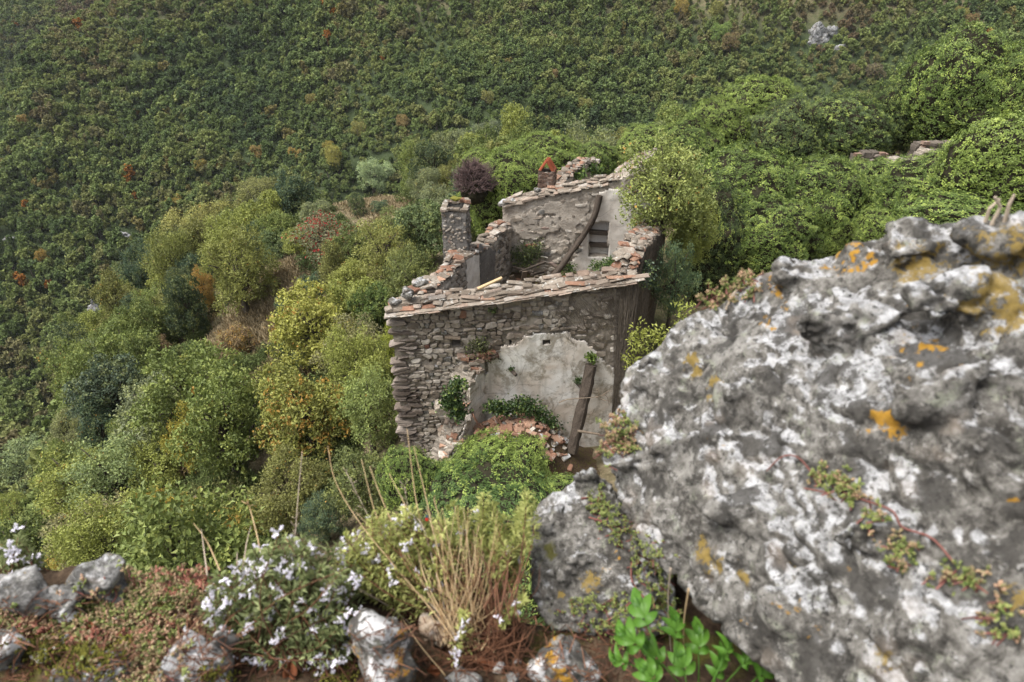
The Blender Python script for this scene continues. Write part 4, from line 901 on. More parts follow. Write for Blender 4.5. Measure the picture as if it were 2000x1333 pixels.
# niche in the back wall: plastered back and two dark boards
nc = [(a, b) for a, b in NX]; t0, t1 = min(a for a, b in nc) - .1, max(a for a, b in nc) + .1; z0, z1 = min(b for a, b in nc) - .1, max(b for a, b in nc) + .1
part('niche', slab(Face(D_, G_, -.28), t0, t1, z0, z1, .2, lambda T, Z: T > -9, .1, .01, 1), M['plaster_white'], bw)
for y in (457, 481):
    t, z = BF.px(1170, y); put(instmesh('shelf_board', *block(y, .08, .03), [M['wood']], [Matrix()]), 'shelf_board', bw, BF.mat(t, z, -.14, (t1 - t0 - .22, .2, .16), hr.uniform(-.03, .03)))
# ---- stones laid in rough courses on the faces one sees
LAY = []
def lay(face, par, t0, t1, z0, z1, rowh, wid, ok, depth, out, dens=1.0, quoin=0.0, seed=0):
    rs_ = random.Random(seed); z = z0
    while z < z1:
        h = rs_.uniform(*rowh); t = t0 - rs_.uniform(0, .2)
        while t < t1:
            w_ = rs_.uniform(*wid) * rs_.choice((.7, 1, 1, 1.25)); tc = t + w_ / 2; zc = z + h / 2 + .05 * math.sin(tc * 1.3 + z) + rs_.uniform(-.02, .02)
            t += w_ + rs_.uniform(.005, .04)
            if tc + w_ * .3 > t1 or tc - w_ * .3 < t0 or rs_.random() > (dens(tc, zc) if callable(dens) else dens) or not ok(np.array([tc]), np.array([zc]))[0]: continue
            hh = h * rs_.uniform(.75, 1.12)
            M4 = face.mat(tc, zc, out - depth / 2 + rs_.uniform(-.02, .025), (w_ * .97, depth, hh * .96), rs_.uniform(-.22, .22), rs_.uniform(-.12, .12), rs_.uniform(-.1, .1))
            s_px = proj(M4.translation); LAY.append((w_ * hh / s_px[2] ** 2 * (1 if -50 < s_px[0] < 2050 else 0), M4, par, QU if tc < quoin else (LS if rs_.random() < .03 else ST), rs_.randrange(7)))
        z += h + .008
ok_f = lambda T, Z: (Z < np.interp(T, *ftop) - .12) & ~inpoly(T, Z, [(a + (-.05 if a < 4 else .05), b) for a, b in PL]) & ~inhole(T, Z, .1) & (Z > -17.6)
lay(FF, fw, -.08, .75, -17.6, -10.6, (.08, .15), (.4, .62), ok_f, .34, .085, 1.0, .7, 1)
lay(FF, fw, .40, FF.L - .05, -17.6, -9.6, (.11, .19), (.14, .34), ok_f, .22, .075, lambda t, z: .97 if t < 3.6 else (.66 if t < 5.6 else .42), 0, 2)
ok_b = lambda T, Z: (Z < np.interp(T, *btop) - .1) & ~inpoly(T, Z, PB) & ~inpoly(T, Z, NX)
lay(BF, bw, .8, 5, -14.2, -9.6, (.11, .19), (.16, .36), ok_b, .2, .055, lambda t, z: .13 if z > -12.5 else .55, 0, 3)
ok_l = lambda T, Z: (Z < np.interp(T, *ltop) - .12) & ~inpoly(T, Z, [LP.px(*k) for k in ((909, 505), (968, 480), (968, 575), (911, 575))])
lay(LI, lw, .7, LI.L - .1, -14.3, -9.2, (.11, .19), (.16, .4), ok_l, .22, .07, .8, 0, 4)
lay(RF, rw, .1, RF.L - .1, -16, -9.2, (.14, .24), (.2, .5), lambda T, Z: Z < np.interp(T, *rtop) - .15, .2, .05, .35, 99, 5)
# quoins round the left corner
# ---- wall tops
COP = []
def cope(face, par, prof, t0, t1, rows, across, inward, seed, layers=2, tilep=.2, lens=(.28, .62), jit=.12, lift=0.0, over=.1):
    rs_ = random.Random(seed)
    for ly in range(layers):
        for r in range(rows):
            t = t0 + rs_.uniform(-.1, .25)
            while t < t1:
                w_ = rs_.uniform(*lens); tc = t + w_ / 2; t += w_ * rs_.uniform(.78, 1.02)
                if ly and rs_.random() < .35 + .12 * ly: continue
                h = rs_.uniform(.035, .10); o = over - (r + .5) * across / rows * inward - .02 * ly
                z = np.interp(tc, *prof) + lift + h / 2 + ly * .06 + .05 * r + rs_.uniform(-.03, .05)
                M4 = face.mat(tc, z, o, (w_, across / rows * rs_.uniform(1.0, 1.35), h), rs_.uniform(-.13, .13) - math.atan2(np.interp(tc + .2, *prof) - np.interp(tc - .2, *prof), .4) , rs_.uniform(-.1, .22), rs_.uniform(-jit, jit))
                kind = TL if rs_.random() < tilep else SL
                if rs_.random() < .36:
                    k2 = (CO if rs_.random() < tilep + .1 else COS); M4 = face.mat(tc, z, o, (w_ * 1.1, .26, .2), rs_.uniform(-.06, .06), rs_.uniform(-.1, .1), rs_.uniform(-jit, jit)); COP.append((M4, par, k2[rs_.randrange(3)], 'roof_tile'))
                else: COP.append((M4, par, kind[rs_.randrange(6)], 'coping_stone'))
cope(FF, fw, ftop, -.1, FF.L, 3, .66, 1, 11, 2, .07, (.2, .6), .22)
# thin slates of the eave
rs_ = random.Random(77)
for ly in range(2):
    t = -.15
    while t < FF.L:
        w_ = rs_.uniform(.3, .6); tc = t + w_ / 2; t += w_ * .98
        COP.append((FF.mat(tc, np.interp(tc, *ftop) - .03 + ly * .035, .13 - ly * .03 + rs_.uniform(-.03, .03), (w_, .34, .028), rs_.uniform(-.02, .02) - math.atan2(ftop[1][-1] - ftop[1][0], FF.L), .05, rs_.uniform(-.05, .05)), fw, SL[rs_.randrange(6)], 'slate'))
cope(LI, lw, ltop, .3, LI.L, 2, .65, 1, 12, 2, .16, (.16, .42), .7, 0, .05)
cope(BF, bw, btop, .3, 4.6, 3, .7, 1, 13, 2, .05, (.22, .55), .22, -.02, .1)
cope(RF, rw, rtop, .0, RF.L, 3, .75, 1, 14, 3, .14, (.16, .45), .8, 0, .02)
for M4, par, me, nm in COP: put(me, nm, par, M4)
LAY.sort(key=lambda q: -q[0]); big = LAY[:300]; small = LAY[300:]
for _, M4, par, ms, i in big: put(ms[i], 'stone', par, M4)
mb = MB(); ms_ = [M['stone'], M['quoin'], M['lichen_stone']]; src = {}
for k, fam in enumerate((ST, QU, LS)):
    for i, me in enumerate(fam): src[id(fam), i] = ([v.co.copy() for v in me.vertices], [tuple(p.vertices) for p in me.polygons], k)
for _, M4, par, fam, i in small:
    v, f, k = src[id(fam), i]; mb.add([M4 @ q for q in v], f, k)
o = link('rubble_masonry', mb.mesh('rubble_masonry', ms_)); o.parent = HOUSE; o.matrix_local = parent_inv(HOUSE); o['kind'] = 'stuff'
print('stones', len(LAY), 'coping', len(COP), time.time() - T0)
# lichen grey boulders on the left corner of the wall top
for x, y, r in ((772, 598, .26), (800, 583, .3), (790, 575, .24), (818, 560, .26), (838, 547, .2), (985, 403, .34), (1000, 399, .26), (1048, 376, .2)):
    fc, pr = (FF, ftop) if x < 830 else ((LF, ltop) if x < 900 else (BF, btop)); t, z = fc.px(x, y)
    me = rock_mesh('coping_stone', [lump((0, 0, 0), r, x, 16, (1.2, .9, .7))], r / 7, M['lichen_stone'], .03, 4, .02, 0, x)
    put(me, 'coping_stone', fw if x < 830 else bw, Matrix.Translation(fc.P(t, z, -.25)))
# ---- open-topped chimney on the left wall
def box_shell(name, c, u, w_, d_, z0, z1, th, mat, parent, cell=.1, seed=0, top=0.0):
    u = np.array(u, float); n = np.array((u[1], -u[0])); c = np.array(c, float); vs, fs, k = [], [], 0
    for (a, b, ln, off) in ((u, n, w_, d_ / 2), (u, -n, w_, d_ / 2), (n, u, d_ - 2 * th, w_ / 2), (n, -u, d_ - 2 * th, w_ / 2)):
        p0 = c + b * off - a * ln / 2; p1 = p0 + a * ln; fc = Face(p0, p1); fc.n = b
        v, f = slab(fc, 0, ln, z0, z1, cell, lambda T, Z: Z < z1 - .02 - top * (n2(T, Z * 0, 2.2, 2, seed) + .3), th, .03, seed)
        if np.dot(np.array((a[1], -a[0])), b) < 0: f = f[:, ::-1]
        vs.append(v); fs.append(f + k); k += len(v)
    return part(name, (np.concatenate(vs), np.concatenate(fs)), mat, parent)
cc = PY(893, 470, 23.9); CU = np.array((.995, -.1)); zt = PY(893, 408, 23.6).z; zb = zt - 3.2
ch1 = box_shell('chimney', (cc.x, cc.y), CU, .92, .92, zb, zt, .16, M['mortar_grey'], HOUSE, .1, 21, .12)
rs_ = random.Random(9); cn = np.array((CU[1], -CU[0])); ccv = np.array((cc.x, cc.y))
for a, b, ln in ((CU, cn, .92), (CU, -cn, .92), (cn, CU, .92), (cn, -CU, .92)):
    fc = Face(ccv + b * .46 - a * ln / 2, ccv + b * .46 + a * ln / 2); fc.n = b; t = 0
    while t < ln - .1:
        w_ = rs_.uniform(.16, .3); put(SL[rs_.randrange(6)], 'rim_stone', ch1, fc.mat(t + w_ / 2, zt - .02 + rs_.uniform(0, .05), -.07, (w_, .2, .09), rs_.uniform(-.08, .08), 0, rs_.uniform(-.1, .1))); t += w_
for k in range(150):       # pebbles of the rough render
    a, b = ((CU, cn), (cn, CU))[k % 2]; fc = Face(ccv + b * .46 - a * .46, ccv + b * .46 + a * .46); fc.n = b
    LAY.append((0, fc.mat(rs_.uniform(.05, .87), rs_.uniform(zb + 1, zt - .15), .0, (rs_.uniform(.05, .12), .07, rs_.uniform(.04, .08)), rs_.uniform(-.3, .3)), ch1, ST, rs_.randrange(7)))
mb = MB()
for _, M4, par, fam, i in LAY[-150:]:
    v, f, k = src[id(ST), i]; mb.add([M4 @ q for q in v], f)
o = link('render_pebbles', mb.mesh('render_pebbles', [M['stone']])); o.parent = ch1; o.matrix_local = parent_inv(ch1); o['kind'] = 'stuff'
for dx, dy, mt, r in ((.28, .3, 'tile', .16), (.4, .2, 'tile', .13), (-.1, .42, 'moss', .12), (.08, .44, 'moss', .1), (.36, .36, 'slab', .12)):
    me = instmesh('rim_tile', *block(int(r * 900), .2, .15), [M[mt]], [Matrix()]); q = ccv + CU * dx - cn * dy
    put(me, 'rim_tile', ch1, Matrix.Translation((q[0], q[1], zt + .1)) @ Euler((.2, r, dx * 5)).to_matrix().to_4x4() @ Matrix.Diagonal((r * 2, r * 1.5, r * .8, 1)))
# ---- brick chimney with a cap of two red tiles
cb = PY(1069, 352, 28.4); zt2 = PY(1069, 336, 28.2).z; zb2 = zt2 - 2.2; BU = np.array((.97, -.24)); bn = np.array((BU[1], -BU[0])); cbv = np.array((cb.x, cb.y)); W2, D2 = .66, .62
ch2 = box_shell('chimney', (cb.x, cb.y), BU, W2 - .05, D2 - .05, zb2, zt2 - .02, .1, M['mortar'], HOUSE, .1, 22, 0)
z = zb2 + .4; row = 0
while z < zt2 - .03:
    for a, b, ln, dd in ((BU, bn, W2, D2), (BU, -bn, W2, D2), (bn, BU, D2, W2), (bn, -BU, D2, W2)):
        if z < zt2 - 1.5 and b is not bn and b is not BU: continue
        fc = Face(cbv + b * dd / 2 - a * ln / 2, cbv + b * dd / 2 + a * ln / 2); fc.n = b; t = -.12 * (row % 2)
        while t < ln - .05:
            w_ = min(.24, ln - t); t2 = max(t, 0)
            if t + w_ - t2 > .06: put(BK[rs_.randrange(4)], 'brick', ch2, fc.mat((t2 + t + w_) / 2, z, -.04 + rs_.uniform(-.015, .015), (t + w_ - t2 - .015, .12, .068), rs_.uniform(-.02, .02)))
            t += .25
    z += .083; row += 1
def ridged(seed):
    v, f = [], []; n = 18
    for j in (0, 1):
        for k in range(n + 1):
            x = k / n - .5; zz = .06 * abs(math.sin(k / n * math.pi * 3)); v += [(x, j - .5, zz), (x, j - .5, zz - .05)]
    m = 2 * (n + 1)
    for k in range(n): a = 2 * k; f += [(a, a + 2, m + a + 2, m + a), (a + 1, m + a + 1, m + a + 3, a + 3), (a, a + 1, a + 3, a + 2), (m + a, m + a + 2, m + a + 3, m + a + 1)]
    f += [(0, m, m + 1, 1), (2 * n, 2 * n + 1, m + 2 * n + 1, m + 2 * n)]; mb = MB(); mb.add(v, f); return mb.mesh('cap_tile', [M['redtile']])
RT = ridged(1)
for sgn in (-1, 1):
    q = cbv + BU * .16 * sgn; Mx = Matrix(((BU[0], -bn[0], 0), (BU[1], -bn[1], 0), (0, 0, 1))).to_4x4()
    put(RT, 'cap_tile', ch2, Matrix.Translation((q[0], q[1], zt2 + .24)) @ Mx @ Euler((0, sgn * R(57), 0)).to_matrix().to_4x4() @ Euler((0, 0, R(90))).to_matrix().to_4x4() @ Matrix.Diagonal((.58, .56, 1, 1)))
for sgn in (-1, 1):
    for k in range(3):
        q = cbv + BU * (.27 * sgn) + bn * (.2 * (k - 1)); put(BK[k], 'brick', ch2, Matrix.Translation((q[0], q[1], zt2 + .03)) @ Mx @ Euler((0, 0, 1.57)).to_matrix().to_4x4() @ Matrix.Diagonal((.2, .13, .075, 1)))
# ---- walls of the rear room
r0 = PY(1078, 390, 28.3); r1 = PY(1168, 322, 34.5); RL = Face(np.array((r0.x, r0.y)), np.array((r1.x, r1.y)))
rlt = profile(RL, [(1075, 385), (1092, 368), (1105, 352), (1125, 333), (1140, 322), (1168, 318)])
rwl = part('rear_wall', slab(RL, 0, RL.L, -15.5, -8.5, .14, lambda T, Z: Z < np.interp(T, *rlt) + jag(T, .1, 31), .5, .06, 12), M['mortar_in'])
COP = []; cope(RL, rwl, rlt, .1, RL.L, 2, .55, 1, 15, 2, .2, (.2, .5), .5, 0, .05)
q0 = PY(1180, 364, 28.0); q1 = PY(1246, 304, 33.6); RR = Face(np.array((q0.x, q0.y)), np.array((q1.x, q1.y)), 0, True)
rrt = profile(RR, [(1178, 364), (1205, 340), (1225, 322), (1246, 304)])
rwr = part('rear_wall', slab(RR, 0, RR.L, -15.5, -8.5, .14, lambda T, Z: Z < np.interp(T, *rrt) - .08 + jag(T, .06, 33), .75, .06, 13), M['mortar_in'])
RR2 = Face(np.array((q0.x, q0.y)), np.array((q1.x, q1.y)), 0, True)
cope(RR2, rwr, rrt, -.2, RR.L, 4, .95, 1, 16, 2, .06, (.3, .7), .25, 0, .1)
for M4, par, me, nm in COP: put(me, nm, par, M4)
for k in range(7):         # tile ends still bedded on the rear wall
    t, z = RL.px(1118 + k * 6, 337 - k * 3.2); put(COS[k % 3], 'roof_tile', rwl, RL.mat(t, z + .06, -.2, (.62, .2, .2), -.15, .1, 1.1 + .1 * k))
part('rear_earth', slab(Face(np.array((1.6, 28.6)), np.array((5.2, 28.2)), 0), 0, 3.6, -16, -13.2, .3, lambda T, Z: Z < 0, 4.5, .1, 3), M['soil'])
# ---- earth and rubble inside the main room
def sheet(name, corners, n, m, zf, mat, parent):
    a, b, c, d = (np.array(q, float) for q in corners); u, v = np.meshgrid(np.linspace(0, 1, n), np.linspace(0, 1, m))
    xy = (a[None, None] * ((1 - u) * (1 - v))[..., None] + b * (u * (1 - v))[..., None] + c * (u * v)[..., None] + d * ((1 - u) * v)[..., None])
    z = zf(xy[..., 0], xy[..., 1]); i = np.arange(n * m).reshape(m, n); f = np.stack([i[:-1, :-1].ravel(), i[:-1, 1:].ravel(), i[1:, 1:].ravel(), i[1:, :-1].ravel()], 1)
    return part(name, (np.column_stack([xy.reshape(-1, 2), z.ravel()]), f), mat, parent, True)
def floor_z(x, y):
    x = np.asarray(x, float); y = np.asarray(y, float); hx, hy = 1.1, 25.2
    pit = np.exp(-(((x - hx) / .8) ** 2 + ((y - hy) / 1.1) ** 2)); return -13.75 + .12 * (x - 3) + .35 * smooth(25.5, 27, y) + .16 * n2(x, y, 1.1, 4, 50) - 1.2 * pit
sheet('earth_floor', ((-3.4, 19.4), (4.0, 19.9), (6.0, 26.2), (-.5, 27.2)), 50, 50, floor_z, M['soil'], HOUSE)
def scatter_mesh(name, n, fn, mats, parent, sz, seed):
    rs_ = random.Random(seed); mb = MB()
    for k in range(n):
        x, y, z = fn(rs_); v, f, _ = src[id(ST), rs_.randrange(7)]; s = rs_.uniform(*sz)
        M4 = Matrix.Translation((x, y, z)) @ Euler((rs_.uniform(-.5, .5), rs_.uniform(-.5, .5), rs_.uniform(0, 6))).to_matrix().to_4x4() @ Matrix.Diagonal((s * 1.5, s, s * .5, 1)); mb.add([M4 @ q for q in v], f, rs_.randrange(len(mats)))
    o = link(name, mb.mesh(name, mats)); o['kind'] = 'stuff'
    if parent: o.parent = parent; o.matrix_local = parent_inv(parent)
    return o
def rin(r_):
    x = r_.uniform(-1.5, 5); y = r_.uniform(22, 26.6); return x, y, float(floor_z(np.array([x]), np.array([y]))[0]) + .03
scatter_mesh('floor_rubble', 260, rin, [M['stone'], M['tile'], M['slab']], HOUSE, (.08, .26), 6)
# ---- stub of the cross wall running out from the front wall
j = FF.px(947, 760); s0 = FF.P(j[0], -14); s1 = np.array((s0.x, s0.y)) - np.array((.56, .828)) * 2.3
SW = Face(s1, np.array((s0.x, s0.y)))            # t runs back to the wall; face looks right
SW.n = np.array((.828, -.56)); 
def swtop(T): return np.interp(T, [0, .6, 1.1, 1.32, 1.42, 1.9, 2.3], [-16.2, -15.7, -15.2, -14.6, -13.75, -13.3, -12.75])
sw = part('cross_wall', slab(SW, 0, 2.36, -18.3, -12, .12, lambda T, Z: Z < swtop(T) + jag(T, .1, 41), .72, .06, 14), M['mortar'])
SPF = Face(s1 + SW.n * .05, np.array((s0.x, s0.y)) + SW.n * .05); SPF.n = SW.n
part('plaster', slab(SPF, .15, 2.28, -17.8, -12.6, .08, lambda T, Z: (Z < swtop(T) - .12 + .2 * n2(T, Z, 1.8, 3, 42)), .05, .012, 15), M['plaster'], sw, True)
rs_ = random.Random(31)
for k in range(95):
    t = rs_.uniform(0, 2.25); oo = -rs_.uniform(-.05, .85); z = float(swtop(t)) + rs_.uniform(-.25, .12) - (.25 if oo < -.7 else 0)
    fam = rs_.choice((ST, ST, SL, SL, TL)); put(fam[rs_.randrange(6)], 'stone', sw, SW.mat(t, z, oo, (rs_.uniform(.18, .42), rs_.uniform(.16, .32), rs_.uniform(.06, .15)), rs_.uniform(-.3, .3), rs_.uniform(-.3, .3), rs_.uniform(0, 3)))
for k in range(16):          # toothing bricks where the cross wall broke away
    x, y = rs_.uniform(900, 975), 0; y = 700 - (x - 900) * .22 + rs_.uniform(-10, 8); t, z = FF.px(x, y)
    put((BK + TL)[rs_.randrange(8)], 'brick', fw, FF.mat(t, z, .14, (.26, .34, .09), rs_.uniform(-.2, .2), rs_.uniform(-.2, .2), rs_.uniform(-.5, .5)))
t, z = FF.px(905, 611); put(TL[1], 'brick', fw, FF.mat(t, z, .03, (.2, .2, .26), .3))
t, z = FF.px(884, 655); put(instmesh('wood_lintel', *block(3, .06, .03), [M['wood2']], [Matrix()]), 'wood_lintel', fw, FF.mat(t, z, .1, (.5, .25, .05), .12))
t, z = FF.px(868, 762); put(SL[2], 'stone', sw, FF.mat(t, z, .9, (.62, .5, .3), -.1)); put(instmesh('wood_lintel', *block(4, .06, .03), [M['wood2']], [Matrix()]), 'wood_lintel', sw, FF.mat(t - .1, z - .22, .95, (.8, .2, .05), .03))
for x, y in ((997, 718), (1127, 745)):
    t, z = FF.px(x, y); put(instmesh('joist_stub', *tube([(0, .1, 0), (0, -.35, -.05)], [.075, .06], 7), [M['wood']], [Matrix()]), 'joist_stub', fw, FF.mat(t, z, .1, (1, 1, 1), 0, 0, .5))
# ---- timbers standing in the rooms
def timber(name, ctrl, w_, mat, label, seed=0, n=16, sq=.75):
    pts = curve_pts(ctrl, n); rs_ = random.Random(seed); v, f = tube(pts, [w_ * (1 + .08 * rs_.uniform(-1, 1)) for _ in pts], 12)
    V = np.array([tuple(q) for q in v]); ctr = np.repeat(np.array([tuple(p) for p in pts]), 12, 0); d = V - ctr; a = np.tile(np.arange(12) * math.pi / 6, n)
    k = 1 / np.maximum(np.abs(np.cos(a)), np.abs(np.sin(a))); k = sq * k + (1 - sq); gro = 1 - .16 * (np.sin(a * 5 + seed) > .4) * (fbm(V * np.array((6, 6, 1.2)), 2, .5, seed) > -.1)
    V = ctr + d * (k * gro)[:, None] * (1 + .10 * fbm(V * 3, 3, .5, seed)[:, None]); base = Vector(pts[-1]); mb = MB(); mb.add([Vector(q) - base for q in V], f)
    o = link(name, mb.mesh(name, [mat]), None, base); return tag(o, label, 'beam')
tb = [BF.px(x, y) for x, y in ((1172, 378), (1161, 418))]
zf = float(floor_z(np.array([2.0]), np.array([25.4]))[0])
timber('roof_beam', [BF.P(*tb[0], .22), BF.P(tb[1][0], tb[1][1], .32), PY(1139, 460, 26.25), PY(1112, 498, 26.0), PY(1090, 528, 25.7), PY(1066, 552, 25.4)], .12, M['wood'], 'long dark bent roof beam leaning against the inner plastered back wall', 3)
tp = FF.px(1152, 703); ptop = FF.P(*tp, .32); pbot = PY(1117, 884, 18.05)
timber('timber_post', [ptop, ptop.lerp(pbot, .33) + Vector((.02, 0, 0)), ptop.lerp(pbot, .66), pbot], .185, M['wood'], 'split weathered timber post leaning on the stained plaster of the front wall', 5)
pr = PY(1128, 842, 18.1); mb = MB(); v, f = tube([Vector((0, 0, 0)), Vector((.75, -.1, -.07))], [.05, .04], 7); mb.add(v, f)
tag(link('broken_rail', mb.mesh('broken_rail', [M['wood2']]), None, pr), 'short grey rail beside the foot of the leaning post', 'beam')
# bare branch across the post
mb = MB()
for ctrl, r in (([(1092, 787), (1112, 780), (1165, 776), (1185, 768)], .022), ([(1165, 776), (1178, 782), (1192, 784)], .018), ([(1170, 774), (1168, 764), (1164, 762)], .015), ([(1150, 815), (1158, 806), (1160, 803)], .012), ([(1178, 770), (1186, 776), (1190, 792)], .014), ([(1180, 770), (1190, 764), (1196, 766)], .012)):
    v, f = tube(curve_pts([PY(a, b, 17.7) for a, b in ctrl], 8), [r * (1 - .07 * i) for i in range(8)], 5); mb.add(v, f)
o = link('bare_branch', mb.mesh('bare_branch', [M['wood2']])); tag(o, 'thin bare branch crossing in front of the leaning post', 'branch')
# ---- rubble heap in the front room
HC0 = PY(1010, 838, 18.0)
def heap_z(x, y):
    x = np.asarray(x, float); y = np.asarray(y, float); d = np.sqrt(((x - HC0.x) / 1.9) ** 2 + ((y - 18.3) / 1.3) ** 2)
    return -17.4 + (HC0.z + 17.4) * np.exp(-(d ** 3) * .8) + .12 * n2(x, y, 1.4, 4, 60)
hp = sheet('rubble_heap', ((-2.6, 15.6), (3.6, 16), (3.7, 19.35), (-1.2, 19.05)), 46, 34, heap_z, M['soil'], None); hp['kind'] = 'structure'; hp['label'] = 'heap of earth and rubble on the floor of the front room'
rs_ = random.Random(12)
for k in range(64):
    x = HC0.x + rs_.uniform(-1.35, 1.45); y = rs_.uniform(17.3, 18.9); z = float(heap_z(np.array([x]), np.array([y]))[0]) + .05
    e = (rs_.uniform(-.6, .4), rs_.uniform(-.4, .4), rs_.uniform(0, 6)); s = rs_.uniform(.24, .46)
    if rs_.random() < .35: o = link('roof_tile', CO[rs_.randrange(3)], None, (x, y, z), e, (s, .2, .2))
    else: o = link('roof_tile', TL[rs_.randrange(6)], None, (x, y, z), e, (s, s * .75, .06))
    tag(o, 'broken terracotta roof tile lying on the rubble heap in the front room', 'tile', 'broken tiles on the rubble heap')
def rhp(r_):
    x = HC0.x + r_.uniform(-1.7, 1.9); y = r_.uniform(16.8, 19); return x, y, float(heap_z(np.array([x]), np.array([y]))[0]) + .02
tag(scatter_mesh('rubble', 170, rhp, [M['stone'], M['tile'], M['pale_stone']], None, (.06, .2), 8), 'small stones and tile crumbs strewn over the rubble heap', 'rubble')
for x, y, ln, e in ((928, 823, .62, (1.2, .1, .3)), (935, 842, .55, (.2, .1, 1.2))):
    p = PY(x, y, 18.2); tag(link('roof_tile', CO[0], None, p, (0, R(70) if e[0] > 1 else .1, e[2]), (ln, .24, .22)), ('whole terracotta tile propped upright against the cross wall' if e[0] > 1 else 'whole terracotta tile lying flat by the cross wall'), 'tile')
for i, (x, y, ln) in enumerate(((1005, 545, 1.1), (1022, 540, 1.25), (1040, 545, .9))):
    p = PY(x, y, 25.6); put(instmesh('plank', *block(80 + i, .06, .02), [M['wood2']], [Matrix()]), 'plank', HOUSE, Matrix.Translation(p - Vector((0, 0, .25))) @ Euler((.35, .25 * (i - 1), .3 * i)).to_matrix().to_4x4() @ Matrix.Diagonal((.22, .05, ln, 1)))
for i, (x, y, ln, rz) in enumerate(((1040, 522, 1.2, .3), (1022, 527, 1.0, -.5), (1050, 534, .9, .9))):
    put(instmesh('lath', *block(90 + i, .06, .02), [M['wood']], [Matrix()]), 'lath', HOUSE, Matrix.Translation(PY(x, y, 25.9)) @ Euler((0, .25 * (i - 1), rz)).to_matrix().to_4x4() @ Matrix.Diagonal((ln, .1, .08, 1)))
# ---- loose tiles on the broken left wall
for x, y, e, nm in ((862, 533, (0, R(62), .9), 'orange roof tile standing on end on the broken left wall'), (858, 520, (0, .1, .2), 'orange roof tile lying on the broken left wall top')):
    t, z = LF.px(x, y); tag(link('roof_tile', CO[1], None, LF.P(t, z, .35), e, (.55, .26, .24)), nm, 'tile')
t, z = FF.px(957, 562); put(instmesh('lath', *block(7, .05, .02), [M['straw']], [Matrix()]), 'lath', fw, FF.mat(t, z + .1, -.1, (.85, .12, .05), -.28, 0, .3))
# ---- ivy and creeper inside
def ivy_patch(name, face, px_list, rad, n, leaf, col, label, out=.1, thick=.18, mesh_off=None, z_fn=None, cat='ivy'):
    rs_ = np.random.RandomState(n); c = []
    for x, y in px_list:
        if face is not None: t, z = face.px(x, y); p = face.P(t, z, out)
        else: p = PY(x, y, z_fn)
        c.append(tuple(p))
    c = np.array(c); ci = rs_.randint(len(c), size=n); q = c[ci] + rs_.normal(size=(n, 3)) * rad * np.array((.6, .4, .5))
    nn = unit(rs_.normal(size=(n, 3)) * .5 + np.array((0, -.8, .7))); d = unit(rs_.normal(size=(n, 3)) - np.array((0, 0, .6))); L = leaf * rs_.uniform(.6, 1.3, n)
    v, f = leaves(q, d, nn, L, L * .75); b = c.mean(0); me = mesh_np(name, v - b, f, [M['ivy']], {'lv': rs_.rand(n), 'cl': rs_.rand(n) * .8}); o = link(name, me, None, b, color=(*col, 0)); return tag(o, label, cat)
VI = (.035, .06, .02)
ivy_patch('ivy', None, [(962, 797), (972, 792), (982, 802)], .24, 600, .1, VI, 'dark ivy clump at the left end of the rubble heap', z_fn=18.3)
ivy_patch('ivy', None, [(1010, 795), (1035, 798), (1055, 812), (1075, 830), (1025, 790)], .32, 1500, .1, VI, 'dark ivy spreading over the top of the rubble heap', z_fn=18.5)
ivy_patch('ivy', None, [(885, 768), (890, 792), (875, 785), (896, 808), (893, 752)], .24, 1200, .11, VI, 'dark ivy hanging on the broken end of the cross wall', z_fn=17.0)
ivy_patch('weeds', FF, [(930, 672), (938, 665), (925, 690), (944, 680), (955, 690)], .26, 800, .07, (.06, .065, .03), 'weeds rooted in the brick ledge of the front wall', .15, cat='plant')
ivy_patch('weeds', FF, [(1150, 688), (1154, 696)], .14, 220, .09, (.08, .12, .025), 'small green plant growing on top of the leaning post', .25, cat='plant')
ivy_patch('weeds', FF, [(998, 714)], .09, 70, .06, VI, 'tuft on the left joist stub', .2, cat='plant')
ivy_patch('weeds', FF, [(1127, 737)], .12, 140, .06, VI, 'tuft above the right joist stub', .2, cat='plant')
ivy_patch('weeds', FF, [(962, 603)], .12, 90, .06, VI, 'small tuft under the eave of the front wall', .1, cat='plant')
ivy_patch('ivy', BF, [(1012, 492), (1030, 488), (1045, 495), (1022, 508), (1045, 480)], .36, 1300, .08, (.045, .058, .024), 'mossy creeper on the lower left of the back wall', .2)
ivy_patch('weeds', BF, [(1165, 510), (1185, 508), (1195, 502), (1110, 522), (1112, 512)], .26, 900, .09, (.06, .10, .03), 'green weeds at the foot of the niche', .5, cat='plant')
ivy_patch('weeds', RL, [(1122, 345), (1130, 338), (1150, 328), (1158, 332)], .3, 600, .12, (.06, .10, .025), 'green tufts on the rear room wall', .1, cat='plant')
ivy_patch('weeds', RF, [(1245, 545), (1252, 520), (1262, 550)], .3, 500, .09, (.05, .075, .045), 'bluish tuft on the corner of the side wall', .2, cat='plant')
for i, (px, py) in enumerate(((1060, 655), (1085, 650), (1110, 660), (1130, 668), (1040, 560))):
    pass
